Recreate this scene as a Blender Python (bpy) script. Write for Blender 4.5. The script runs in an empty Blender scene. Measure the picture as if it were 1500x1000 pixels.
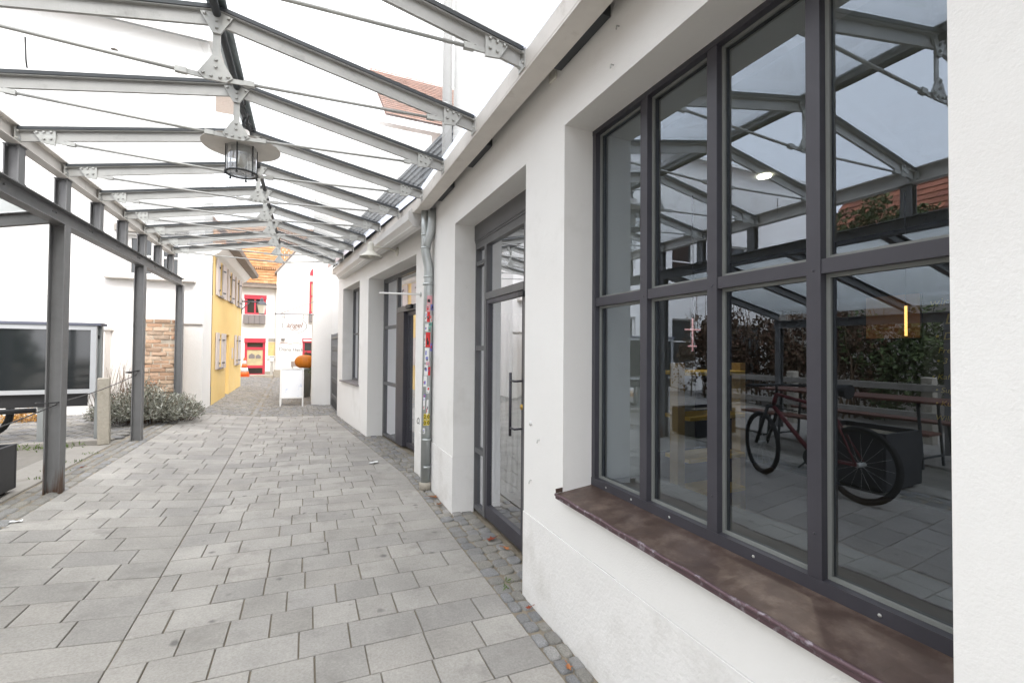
import bpy, bmesh, math, random
from mathutils import Vector, Matrix, Quaternion
R = math.radians
sc = bpy.context.scene
COL = sc.collection

# ------------------------------------------------------------------ camera
cam = bpy.data.cameras.new('camera'); cam_o = bpy.data.objects.new('camera', cam); COL.objects.link(cam_o)
cam.sensor_fit = 'HORIZONTAL'; cam.sensor_width = 36.0; cam.lens = 36.0 * 666.7 / 1500.0
cam.clip_start = 0.05; cam.clip_end = 500
def cam_basis(yaw, pitch, roll):
    f = Vector((math.sin(yaw) * math.cos(pitch), math.cos(yaw) * math.cos(pitch), math.sin(pitch)))
    r = Vector((math.cos(yaw), -math.sin(yaw), 0)); u = r.cross(f)
    c, s = math.cos(roll), math.sin(roll)
    return c * r + s * u, -s * r + c * u, f
r_, u_, f_ = cam_basis(R(24.2), R(1.05), 0.0075)
cam_o.matrix_world = Matrix(((r_.x, u_.x, -f_.x, 0), (r_.y, u_.y, -f_.y, 0), (r_.z, u_.z, -f_.z, 1.5), (0, 0, 0, 1)))
sc.camera = cam_o

# ------------------------------------------------------------------ sky, sun, exposure
SUN_EL, SUN_AZ = 48.0, 158.0          # azimuth measured clockwise from +Y
w = bpy.data.worlds.new('World'); sc.world = w; w.use_nodes = True
nt = w.node_tree; nt.nodes.clear()
sky = nt.nodes.new('ShaderNodeTexSky'); sky.sky_type = 'NISHITA'; sky.sun_disc = False
sky.sun_elevation = R(SUN_EL); sky.sun_rotation = R(SUN_AZ); sky.dust_density = 4.0; sky.air_density = 1.0; sky.ozone_density = 1.0
hsv = nt.nodes.new('ShaderNodeHueSaturation'); hsv.inputs['Saturation'].default_value = 0.42; hsv.inputs['Value'].default_value = 1.0
bg = nt.nodes.new('ShaderNodeBackground'); bg.inputs['Strength'].default_value = 0.15
wo = nt.nodes.new('ShaderNodeOutputWorld')
cloud = nt.nodes.new('ShaderNodeMix'); cloud.data_type = 'RGBA'; cloud.inputs[0].default_value = 0.72        # high, even cloud layer over the blue
cloud.inputs[7].default_value = (10.9, 10.9, 11.3, 1)
nt.links.new(sky.outputs[0], hsv.inputs['Color']); nt.links.new(hsv.outputs[0], cloud.inputs[6]); nt.links.new(cloud.outputs[2], bg.inputs[0]); nt.links.new(bg.outputs[0], wo.inputs[0])
sl = bpy.data.lights.new('sun', 'SUN'); sl.energy = 1.15; sl.angle = R(25); sl.color = (1.0, 0.96, 0.9)
so = bpy.data.objects.new('sun', sl); COL.objects.link(so)
sdir = Vector((math.sin(R(SUN_AZ)) * math.cos(R(SUN_EL)), math.cos(R(SUN_AZ)) * math.cos(R(SUN_EL)), math.sin(R(SUN_EL))))
so.rotation_euler = (-sdir).to_track_quat('-Z', 'Y').to_euler()
sc.view_settings.view_transform = 'Standard'; sc.view_settings.look = 'None'; sc.view_settings.gamma = 1.0
sc.view_settings.exposure = 1.26
sc.render.engine = 'CYCLES'
sc.cycles.use_denoising = True
sc.cycles.max_bounces = 8; sc.cycles.diffuse_bounces = 4; sc.cycles.glossy_bounces = 4
sc.cycles.transparent_max_bounces = 16; sc.cycles.caustics_reflective = False; sc.cycles.caustics_refractive = False

# ------------------------------------------------------------------ materials
def mat(name, color=(.5, .5, .5), rough=.6, metal=0.0, var=0.0, vscale=3.0, bump=0.0, bscale=40.0, island=0.0,
        stain=None, stain_scale=2.0, stain_lo=.5, stain_hi=.7, bdist=.02, emis=None, emis_s=0.0, alt=None, rvar=0.0, spec=.5, detail=6.0, obj_rand=0.0, bump2=0.0, b2scale=8.0, speckle=0.0, spk_scale=160, spots=None, spot_scale=9.0):
    m = bpy.data.materials.new(name); m.use_nodes = True
    n = m.node_tree.nodes; L = m.node_tree.links; n.clear()
    out = n.new('ShaderNodeOutputMaterial'); p = n.new('ShaderNodeBsdfPrincipled'); L.new(p.outputs[0], out.inputs[0])
    p.inputs['Roughness'].default_value = rough; p.inputs['Metallic'].default_value = metal
    p.inputs['Specular IOR Level'].default_value = spec
    tc = n.new('ShaderNodeTexCoord'); vec = tc.outputs['Object']
    c = None
    def rgb(v):
        x = n.new('ShaderNodeRGB'); x.outputs[0].default_value = (*v, 1); return x.outputs[0]
    c = rgb(color)
    def mixc(a, b, f, bt='MIX'):
        x = n.new('ShaderNodeMix'); x.data_type = 'RGBA'; x.blend_type = bt
        if isinstance(f, (int, float)): x.inputs[0].default_value = f
        else: L.new(f, x.inputs[0])
        L.new(a, x.inputs[6]); L.new(b, x.inputs[7]); return x.outputs[2]
    def noise(s, d=detail, ro=.6):
        x = n.new('ShaderNodeTexNoise'); x.inputs['Scale'].default_value = s; x.inputs['Detail'].default_value = d; x.inputs['Roughness'].default_value = ro
        L.new(vec, x.inputs['Vector']); return x.outputs['Fac']
    def ramp(f, lo, hi):
        x = n.new('ShaderNodeMapRange'); x.inputs['From Min'].default_value = lo; x.inputs['From Max'].default_value = hi; L.new(f, x.inputs['Value']); return x.outputs[0]
    if alt is not None or island > 0:
        g = n.new('ShaderNodeNewGeometry'); ri = g.outputs['Random Per Island']
        if alt is not None:
            cr = n.new('ShaderNodeValToRGB'); cr.color_ramp.interpolation = 'LINEAR'
            els = cr.color_ramp.elements; cols = [color] + list(alt)
            els[0].position = 0; els[0].color = (*cols[0], 1); els[1].position = 1; els[1].color = (*cols[-1], 1)
            for i in range(1, len(cols) - 1):
                e = els.new(i / (len(cols) - 1)); e.color = (*cols[i], 1)
            L.new(ri, cr.inputs[0]); c = cr.outputs[0]
        if island > 0:
            mr = n.new('ShaderNodeMapRange'); mr.inputs['To Min'].default_value = 1 - island; mr.inputs['To Max'].default_value = 1 + island
            wn = n.new('ShaderNodeTexWhiteNoise'); wn.noise_dimensions = '1D'; L.new(ri, wn.inputs['W']); L.new(wn.outputs[0], mr.inputs['Value'])
            x = n.new('ShaderNodeVectorMath'); x.operation = 'SCALE'; L.new(c, x.inputs[0]); L.new(mr.outputs[0], x.inputs['Scale']); c = x.outputs[0]
    if obj_rand > 0:
        oi = n.new('ShaderNodeObjectInfo'); mr = n.new('ShaderNodeMapRange'); mr.inputs['To Min'].default_value = 1 - obj_rand; mr.inputs['To Max'].default_value = 1 + obj_rand
        L.new(oi.outputs['Random'], mr.inputs['Value'])
        x = n.new('ShaderNodeVectorMath'); x.operation = 'SCALE'; L.new(c, x.inputs[0]); L.new(mr.outputs[0], x.inputs['Scale']); c = x.outputs[0]
    if var > 0:
        f = noise(vscale); mr = n.new('ShaderNodeMapRange'); mr.inputs['From Min'].default_value = .25; mr.inputs['From Max'].default_value = .75
        mr.inputs['To Min'].default_value = 1 - var; mr.inputs['To Max'].default_value = 1 + var; L.new(f, mr.inputs['Value'])
        x = n.new('ShaderNodeVectorMath'); x.operation = 'SCALE'; L.new(c, x.inputs[0]); L.new(mr.outputs[0], x.inputs['Scale']); c = x.outputs[0]
    if speckle > 0:
        f = noise(spk_scale, 2, .8); mr = n.new('ShaderNodeMapRange'); mr.inputs['From Min'].default_value = .3; mr.inputs['From Max'].default_value = .7
        mr.inputs['To Min'].default_value = 1 - speckle; mr.inputs['To Max'].default_value = 1 + speckle; L.new(f, mr.inputs['Value'])
        x = n.new('ShaderNodeVectorMath'); x.operation = 'SCALE'; L.new(c, x.inputs[0]); L.new(mr.outputs[0], x.inputs['Scale']); c = x.outputs[0]
    if spots is not None:
        v_ = n.new('ShaderNodeTexVoronoi'); v_.inputs['Scale'].default_value = spot_scale; v_.inputs['Randomness'].default_value = 1.0
        wob = n.new('ShaderNodeVectorMath'); wob.operation = 'MULTIPLY_ADD'; nz = n.new('ShaderNodeTexNoise'); nz.inputs['Scale'].default_value = 30; L.new(vec, nz.inputs['Vector'])
        L.new(nz.outputs['Color'], wob.inputs[0]); wob.inputs[1].default_value = (.03, .03, .0); L.new(vec, wob.inputs[2]); L.new(wob.outputs[0], v_.inputs['Vector'])
        wn = n.new('ShaderNodeTexWhiteNoise'); wn.noise_dimensions = '3D'; L.new(v_.outputs['Position'], wn.inputs['Vector'])
        rad_ = n.new('ShaderNodeMapRange'); rad_.inputs['From Min'].default_value = .55; rad_.inputs['To Min'].default_value = 0.0; rad_.inputs['To Max'].default_value = .24; L.new(wn.outputs['Value'], rad_.inputs['Value'])
        sb = n.new('ShaderNodeMath'); sb.operation = 'SUBTRACT'; L.new(rad_.outputs[0], sb.inputs[0]); L.new(v_.outputs['Distance'], sb.inputs[1])
        ml = n.new('ShaderNodeMath'); ml.operation = 'MULTIPLY'; ml.use_clamp = True; L.new(sb.outputs[0], ml.inputs[0]); ml.inputs[1].default_value = 7.0
        m8 = n.new('ShaderNodeMath'); m8.operation = 'MULTIPLY'; L.new(ml.outputs[0], m8.inputs[0]); m8.inputs[1].default_value = .8
        c = mixc(c, rgb(spots), m8.outputs[0])
    if stain is not None:
        c = mixc(c, rgb(stain), ramp(noise(stain_scale, 8, .65), stain_lo, stain_hi))
    L.new(c, p.inputs['Base Color'])
    if rvar > 0:
        mr = n.new('ShaderNodeMapRange'); mr.inputs['To Min'].default_value = max(.02, rough - rvar); mr.inputs['To Max'].default_value = min(1, rough + rvar)
        L.new(noise(vscale * 1.7), mr.inputs['Value']); L.new(mr.outputs[0], p.inputs['Roughness'])
    nrm = None
    for (bs, sc_) in ((bump2, b2scale), (bump, bscale)):
        if bs > 0:
            b = n.new('ShaderNodeBump'); b.inputs['Strength'].default_value = bs; b.inputs['Distance'].default_value = bdist
            L.new(noise(sc_, 5, .55), b.inputs['Height'])
            if nrm is not None: L.new(nrm, b.inputs['Normal'])
            nrm = b.outputs[0]
    if nrm is not None: L.new(nrm, p.inputs['Normal'])
    if emis is not None:
        p.inputs['Emission Color'].default_value = (*emis, 1); p.inputs['Emission Strength'].default_value = emis_s
    return m

def glass_mat(name,  tint=(.92, .95, .94), mult=3.2, haze=0.0, hazecol=(.8, .85, .85), ior=1.5, rough=0.0, wav=0.0, gcol=(.93, .95, 1)):
    m = bpy.data.materials.new(name); m.use_nodes = True
    n = m.node_tree.nodes; L = m.node_tree.links; n.clear()
    out = n.new('ShaderNodeOutputMaterial'); t = n.new('ShaderNodeBsdfTransparent'); t.inputs[0].default_value = (*tint, 1)
    g = n.new('ShaderNodeBsdfGlossy'); g.inputs['Roughness'].default_value = rough; g.inputs['Color'].default_value = (*gcol, 1)
    fr = n.new('ShaderNodeFresnel'); fr.inputs['IOR'].default_value = ior
    # same reflectance from both sides of the sheet
    lw = n.new('ShaderNodeNewGeometry')
    dt = n.new('ShaderNodeVectorMath'); dt.operation = 'DOT_PRODUCT'; L.new(lw.outputs['Incoming'], dt.inputs[0]); L.new(lw.outputs['Normal'], dt.inputs[1])
    ab = n.new('ShaderNodeMath'); ab.operation = 'ABSOLUTE'; L.new(dt.outputs['Value'], ab.inputs[0])
    om = n.new('ShaderNodeMath'); om.operation = 'SUBTRACT'; om.inputs[0].default_value = 1; L.new(ab.outputs[0], om.inputs[1])
    pw = n.new('ShaderNodeMath'); pw.operation = 'POWER'; L.new(om.outputs[0], pw.inputs[0]); pw.inputs[1].default_value = 5
    ma = n.new('ShaderNodeMath'); ma.operation = 'MULTIPLY_ADD'; L.new(pw.outputs[0], ma.inputs[0]); ma.inputs[1].default_value = .96; ma.inputs[2].default_value = .04
    mu = n.new('ShaderNodeMath'); mu.operation = 'MULTIPLY'; mu.use_clamp = True; L.new(ma.outputs[0], mu.inputs[0]); mu.inputs[1].default_value = mult
    mx = n.new('ShaderNodeMixShader'); L.new(mu.outputs[0], mx.inputs[0])
    base = t.outputs[0]
    if haze > 0:
        tc = n.new('ShaderNodeTexCoord'); no = n.new('ShaderNodeTexNoise'); no.inputs['Scale'].default_value = 2.2; no.inputs['Detail'].default_value = 7
        L.new(tc.outputs['Object'], no.inputs['Vector'])
        mr = n.new('ShaderNodeMapRange'); mr.inputs['To Min'].default_value = haze * .5; mr.inputs['To Max'].default_value = haze * 1.5; L.new(no.outputs['Fac'], mr.inputs['Value'])
        df = n.new('ShaderNodeBsdfTranslucent'); df.inputs[0].default_value = (*hazecol, 1)
        mx_ = n.new('ShaderNodeMath'); mx_.operation = 'MAXIMUM'; L.new(ab.outputs[0], mx_.inputs[0]); mx_.inputs[1].default_value = .06
        dv = n.new('ShaderNodeMath'); dv.operation = 'DIVIDE'; dv.use_clamp = True; L.new(mr.outputs[0], dv.inputs[0]); L.new(mx_.outputs[0], dv.inputs[1])
        m2 = n.new('ShaderNodeMixShader'); L.new(dv.outputs[0], m2.inputs[0]); L.new(t.outputs[0], m2.inputs[1]); L.new(df.outputs[0], m2.inputs[2]); base = m2.outputs[0]
    if wav > 0:
        tc = n.new('ShaderNodeTexCoord'); no = n.new('ShaderNodeTexNoise'); no.inputs['Scale'].default_value = 3.0; L.new(tc.outputs['Object'], no.inputs['Vector'])
        b = n.new('ShaderNodeBump'); b.inputs['Strength'].default_value = wav; b.inputs['Distance'].default_value = .01; L.new(no.outputs['Fac'], b.inputs['Height']); L.new(b.outputs[0], g.inputs['Normal'])
    L.new(base, mx.inputs[1]); L.new(g.outputs[0], mx.inputs[2]); L.new(mx.outputs[0], out.inputs[0])
    return m

M = {}
M['plaster'] = mat('white_plaster', (.84, .83, .81), .9, var=.03, vscale=1.3, bump=.20, bscale=140, bdist=.008, bump2=.14, b2scale=30, stain=(.64, .625, .59), stain_scale=1.6, stain_lo=.56, stain_hi=.95)
M['plaster_far'] = mat('white_render', (.82, .81, .79), .9, var=.03, vscale=.7, bump=.2, bscale=50, stain=(.68, .66, .62), stain_scale=.6, stain_lo=.66, stain_hi=.95)
M['plinth'] = mat('plinth_plaster', (.83, .818, .80), .9, var=.05, vscale=1.7, bump=.35, bscale=60, bdist=.012, bump2=.25, b2scale=11, stain=(.56, .54, .50), stain_scale=2.6, stain_lo=.5, stain_hi=.9)
M['yellow'] = mat('yellow_plaster', (.82, .60, .25), .9, var=.06, vscale=1.2, bump=.25, bscale=50, stain=(.82, .66, .36), stain_scale=.8, stain_lo=.5, stain_hi=.85)
M['yellow_dark'] = mat('yellow_reveal', (.62, .42, .10), .9, var=.06)
M['steel'] = mat('grey_painted_steel', (.46, .455, .44), .55, metal=.2, var=.1, vscale=6, bump=.08, bscale=120, rvar=.12, stain=(.22, .21, .2), stain_scale=7, stain_lo=.6, stain_hi=.85)
M['plate'] = mat('galvanised_plate', (.50, .50, .48), .55, metal=.35, var=.1, vscale=14, rvar=.15, bump=.05, bscale=90)
M['bolt'] = mat('steel_bolt', (.2, .19, .17), .45, metal=.7)
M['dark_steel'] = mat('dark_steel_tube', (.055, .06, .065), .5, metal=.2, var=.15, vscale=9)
M['frame'] = mat('anthracite_frame', (.060, .058, .070), .42, metal=.15, var=.1, vscale=5, rvar=.08, bump=.02, bscale=200)
M['doorframe'] = mat('grey_door_frame', (.135, .135, .14), .42, metal=.25, var=.06, vscale=4, rvar=.08)
M['gasket'] = mat('grey_gasket', (.22, .23, .22), .5)
M['zinc'] = mat('zinc_sheet', (.50, .53, .53), .42, metal=.75, var=.12, vscale=5, rvar=.15, bump=.04, bscale=30)
M['zinc_sky_tint'] = mat('sky_tinted_zinc_flashing', (.50, .55, .66), .35, metal=.8, var=.05, vscale=3, rvar=.1)  # blue of the reflected sky painted into the zinc colour
M['beam'] = mat('beige_grey_beam', (.72, .685, .64), .6, metal=.15, var=.1, vscale=4, stain=(.42, .37, .31), stain_scale=5, stain_lo=.58, stain_hi=.85)
M['copper'] = mat('brown_copper_sill', (.115, .078, .064), .42, metal=.4, var=.3, vscale=9, rvar=.18, stain=(.24, .185, .15), stain_scale=9, stain_lo=.50, stain_hi=.78, bump=.06, bscale=20)
M['copper_edge'] = mat('worn_copper_edge', (.12, .075, .085), .45, metal=.4, var=.2, vscale=20, stain=(.42, .38, .42), stain_scale=30, stain_lo=.53, stain_hi=.72)
M['slab'] = mat('concrete_slab', (.325, .307, .283), .85, var=.17, vscale=2.6, island=.09, alt=[(.352, .335, .31), (.295, .281, .264)], bump=.35, bscale=140, bdist=.004, stain=(.20, .188, .172), stain_scale=3.6, stain_lo=.54, stain_hi=.80, speckle=.14, spk_scale=90, spots=(.12, .115, .11), spot_scale=7.5)
M['joint'] = mat('sand_joint', (.24, .205, .155), .95, var=.3, vscale=9, bump=.3, bscale=80)
M['cobble'] = mat('granite_sett', (.225, .217, .205), .85, var=.14, vscale=16, island=.16, alt=[(.26, .245, .215), (.21, .21, .213), (.275, .265, .25)], bump=.4, bscale=110, bdist=.006, speckle=.25, spk_scale=130, stain=(.12, .11, .095), stain_scale=14, stain_lo=.58, stain_hi=.8)
M['ground'] = mat('gravelly_ground', (.24, .225, .2), .95, var=.2, vscale=5, bump=.4, bscale=50, stain=(.14, .13, .09), stain_scale=2.5, stain_lo=.55, stain_hi=.75)
M['concrete'] = mat('old_concrete', (.33, .31, .28), .9, var=.15, vscale=4, bump=.3, bscale=60, stain=(.17, .155, .13), stain_scale=4, stain_lo=.52, stain_hi=.75)
M['granite'] = mat('granite_post', (.42, .385, .325), .9, var=.12, vscale=30, bump=.4, bscale=60, stain=(.27, .25, .2), stain_scale=8, stain_lo=.55, stain_hi=.75)
M['glass'] = glass_mat('window_glass', (.72, .76, .74), 4.8, wav=.012, gcol=(.76, .86, 1))
M['doorglass'] = glass_mat('door_glass', (.84, .88, .87), 5.0, wav=.004)
M['roofglass'] = glass_mat('roof_glass', (.93, .955, .955), 2.0, haze=.035, hazecol=(.85, .88, .88))
M['leanglass'] = glass_mat('milky_lean_to_glass', (.8, .83, .82), 2.5, haze=.34, hazecol=(.62, .65, .63))
M['lampglass'] = glass_mat('lamp_glass', (.93, .94, .94), 3.0, haze=.12, hazecol=(.9, .9, .9))
M['tile'] = mat('orange_roof_tile', (.40, .185, .075), .85, var=.15, vscale=8, island=.10, alt=[(.47, .245, .115), (.42, .21, .09), (.50, .29, .16)], bump=.2, bscale=40)
M['tile_rose'] = mat('weathered_rose_tile', (.25, .125, .085), .9, var=.15, vscale=5, island=.12, alt=[(.30, .165, .12), (.26, .14, .10)], bump=.2, bscale=40)
M['tile_red'] = mat('red_roof_tile', (.27, .09, .05), .85, island=.2, alt=[(.33, .12, .065), (.22, .075, .05)], var=.15, vscale=4)
M['slate'] = mat('grey_slate', (.055, .06, .065), .8, island=.25, alt=[(.085, .09, .095), (.05, .052, .058)], var=.12, vscale=6)
M['wood_eave'] = mat('brown_grey_eave', (.27, .23, .2), .8, var=.15, vscale=5)
M['white_paint'] = mat('white_paint', (.8, .79, .77), .6, var=.03)
M['shutter'] = mat('lilac_grey_shutter', (.60, .545, .525), .75, var=.06, vscale=5)
M['darkhole'] = mat('dark_pane', (.035, .035, .035), .15, var=.3, vscale=3)
M['red'] = mat('raspberry_red_paint', (.52, .045, .075), .55, var=.06, vscale=3)
M['sillgrey'] = mat('grey_metal_box', (.22, .2, .2), .6, var=.06)
M['brick'] = mat('old_brick', (.52, .31, .20), .95, island=.2, alt=[(.64, .47, .33), (.55, .35, .23), (.66, .53, .41)], var=.22, vscale=14, bump=.5, bscale=40, stain=(.28, .2, .14), stain_scale=5, stain_lo=.58, stain_hi=.8)
M['mortar'] = mat('lime_mortar', (.60, .52, .42), .95, var=.2, vscale=8, bump=.5, bscale=40)
M['lav'] = mat('grey_green_lavender', (.20, .215, .155), .85, island=.35, alt=[(.44, .44, .40), (.34, .345, .29), (.16, .15, .11)])
M['twig'] = mat('brown_twig', (.16, .105, .065), .9, island=.25)
M['leaf'] = mat('hedge_leaf', (.045, .07, .02), .7, island=.4, alt=[(.075, .105, .03), (.05, .075, .025)])
M['leafbrown'] = mat('brown_hedge_leaf', (.10, .045, .025), .75, island=.4, alt=[(.07, .05, .025), (.12, .06, .035)])
M['grass'] = mat('green_weed', (.10, .16, .03), .8, island=.3)
M['autumn'] = mat('autumn_leaf', (.30, .12, .045), .8, obj_rand=.35)
M['autumnred'] = mat('red_autumn_leaf', (.26, .06, .03), .8)
M['straw'] = mat('yellow_orange_heather', (.50, .28, .06), .8, island=.35, alt=[(.42, .2, .06), (.55, .38, .14)])
M['black'] = mat('black_plastic', (.02, .02, .022), .5)
M['planter'] = mat('black_planter', (.024, .025, .03), .45, var=.2, vscale=20)
M['alu'] = mat('silver_aluminium', (.62, .64, .66), .4, metal=.6, var=.04)
M['alu_post'] = mat('grey_aluminium_post', (.36, .38, .38), .45, metal=.5, var=.05)
M['screen'] = mat('dark_display_glass', (.022, .026, .028), .06, spec=.8)
M['bluegrey'] = mat('blue_grey_cap', (.13, .14, .18), .5)
M['awning'] = mat('pale_awning_case', (.68, .67, .655), .5, var=.05, vscale=3, stain=(.45, .44, .43), stain_scale=6, stain_lo=.6, stain_hi=.85)
M['lampwhite'] = mat('ivory_enamel', (.66, .64, .57), .4, var=.04)
M['orange'] = mat('pumpkin_orange', (.62, .20, .015), .55, var=.12, vscale=9, stain=(.45, .13, .02), stain_scale=6, stain_lo=.55, stain_hi=.8)
M['cone'] = mat('traffic_orange', (.75, .13, .02), .6)
M['conewhite'] = mat('cone_white_band', (.8, .8, .8), .6)
M['lantern_cap'] = mat('slate_grey_lantern_metal', (.12, .13, .15), .5, metal=.3)
M['lantern_glass'] = mat('milky_lantern_glass', (.72, .70, .62), .35)
M['text_grey'] = mat('grey_lettering', (.13, .135, .15), .6)
M['text_brown'] = mat('brown_lettering', (.24, .09, .04), .6)
M['text_red'] = mat('pale_red_line', (.50, .20, .17), .7)
M['poster'] = mat('colourful_poster', (.62, .58, .25), .6, var=.3, vscale=3, stain=(.62, .25, .18), stain_scale=3.0, stain_lo=.45, stain_hi=.62)
M['picture'] = mat('sepia_window_picture', (.55, .48, .30), .4, var=.25, vscale=2.5)
M['boardprint'] = mat('pale_map_print', (.80, .81, .83), .6, stain=(.50, .56, .70), stain_scale=5, stain_lo=.56, stain_hi=.66)
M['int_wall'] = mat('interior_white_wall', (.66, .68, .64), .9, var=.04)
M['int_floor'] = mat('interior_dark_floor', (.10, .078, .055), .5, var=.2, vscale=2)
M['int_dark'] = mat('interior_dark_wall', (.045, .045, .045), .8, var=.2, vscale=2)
M['int_sill'] = mat('interior_grey_sill', (.10, .10, .095), .6, var=.1)
M['wood'] = mat('light_wood', (.46, .31, .13), .55, var=.15, vscale=6)
M['wood_orange'] = mat('orange_wood_panel', (.24, .10, .022), .5, var=.25, vscale=7)
M['yellow_board'] = mat('yellow_wooden_board', (.62, .40, .06), .5, var=.08)
M['lamp_on'] = mat('lit_lamp', (1, .95, .85), .5, emis=(1, .93, .8), emis_s=3.5)
M['lamp_warm'] = mat('lit_warm_tube', (1, .7, .3), .5, emis=(1, .55, .15), emis_s=1.1)
M['lamp_pink'] = mat('lit_pink_tube', (.5, .3, .34), .5, emis=(1, .55, .6), emis_s=.2)
M['brass'] = mat('brass', (.6, .4, .12), .3, metal=.9)
M['chalk'] = mat('yellow_chalk', (.34, .27, .08), .9)
M['radiator'] = mat('white_radiator', (.72, .74, .70), .5)
M['tabletop'] = mat('orange_red_tabletop', (.14, .055, .038), .6, var=.15, vscale=5)
M['bike_red'] = mat('red_bike_paint', (.12, .012, .016), .5)
M['rubber'] = mat('black_rubber', (.015, .015, .015), .8)
M['paper'] = mat('white_paper', (.8, .8, .8), .8)
M['st_red'] = mat('red_sticker', (.65, .03, .03), .5); M['st_white'] = mat('white_sticker', (.78, .78, .78), .5, var=.1, vscale=60)
M['st_pink'] = mat('pink_sticker', (.70, .35, .38), .5, var=.2, vscale=70); M['st_green'] = mat('green_sticker', (.15, .42, .34), .5, var=.2, vscale=70)
M['st_blue'] = mat('blue_sticker', (.20, .22, .55), .5, var=.2, vscale=60); M['st_yellow'] = mat('yellow_sticker', (.80, .62, .03), .5)
M['ink'] = mat('black_ink', (.03, .03, .03), .7)
def rust_post():
    m = M['steel'].copy(); m.name = 'rusting_post_steel'; n = m.node_tree.nodes; L = m.node_tree.links
    p = next(x for x in n if x.type == 'BSDF_PRINCIPLED'); old = p.inputs['Base Color'].links[0].from_socket
    tc = n.new('ShaderNodeTexCoord'); sx = n.new('ShaderNodeSeparateXYZ'); L.new(tc.outputs['Object'], sx.inputs[0])
    mp = n.new('ShaderNodeMapping'); mp.inputs['Scale'].default_value = (30, 30, 3); L.new(tc.outputs['Object'], mp.inputs[0])
    no = n.new('ShaderNodeTexNoise'); no.inputs['Scale'].default_value = 1.0; no.inputs['Detail'].default_value = 6; L.new(mp.outputs[0], no.inputs['Vector'])
    mr = n.new('ShaderNodeMapRange'); mr.inputs['From Min'].default_value = .0; mr.inputs['From Max'].default_value = .42; mr.inputs['To Min'].default_value = .50; mr.inputs['To Max'].default_value = 0; L.new(sx.outputs['Z'], mr.inputs['Value'])
    ad = n.new('ShaderNodeMath'); ad.operation = 'ADD'; L.new(mr.outputs[0], ad.inputs[0]); L.new(no.outputs['Fac'], ad.inputs[1])
    st = n.new('ShaderNodeMapRange'); st.inputs['From Min'].default_value = .78; st.inputs['From Max'].default_value = 1.0; L.new(ad.outputs[0], st.inputs['Value'])
    mx = n.new('ShaderNodeMix'); mx.data_type = 'RGBA'; L.new(st.outputs[0], mx.inputs[0]); L.new(old, mx.inputs[6]); mx.inputs[7].default_value = (.085, .04, .02, 1)
    L.new(mx.outputs[2], p.inputs['Base Color']); return m
M['steel_rust'] = rust_post()
M['steel_post'] = M['steel'].copy(); M['steel_post'].name = 'grey_post_steel'
for k in ('steel_rust', 'steel_post'):
    for x in M[k].node_tree.nodes:
        if x.type == 'RGB' and abs(x.outputs[0].default_value[0] - .46) < 1e-4: x.outputs[0].default_value = (.195, .195, .197, 1)

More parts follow.
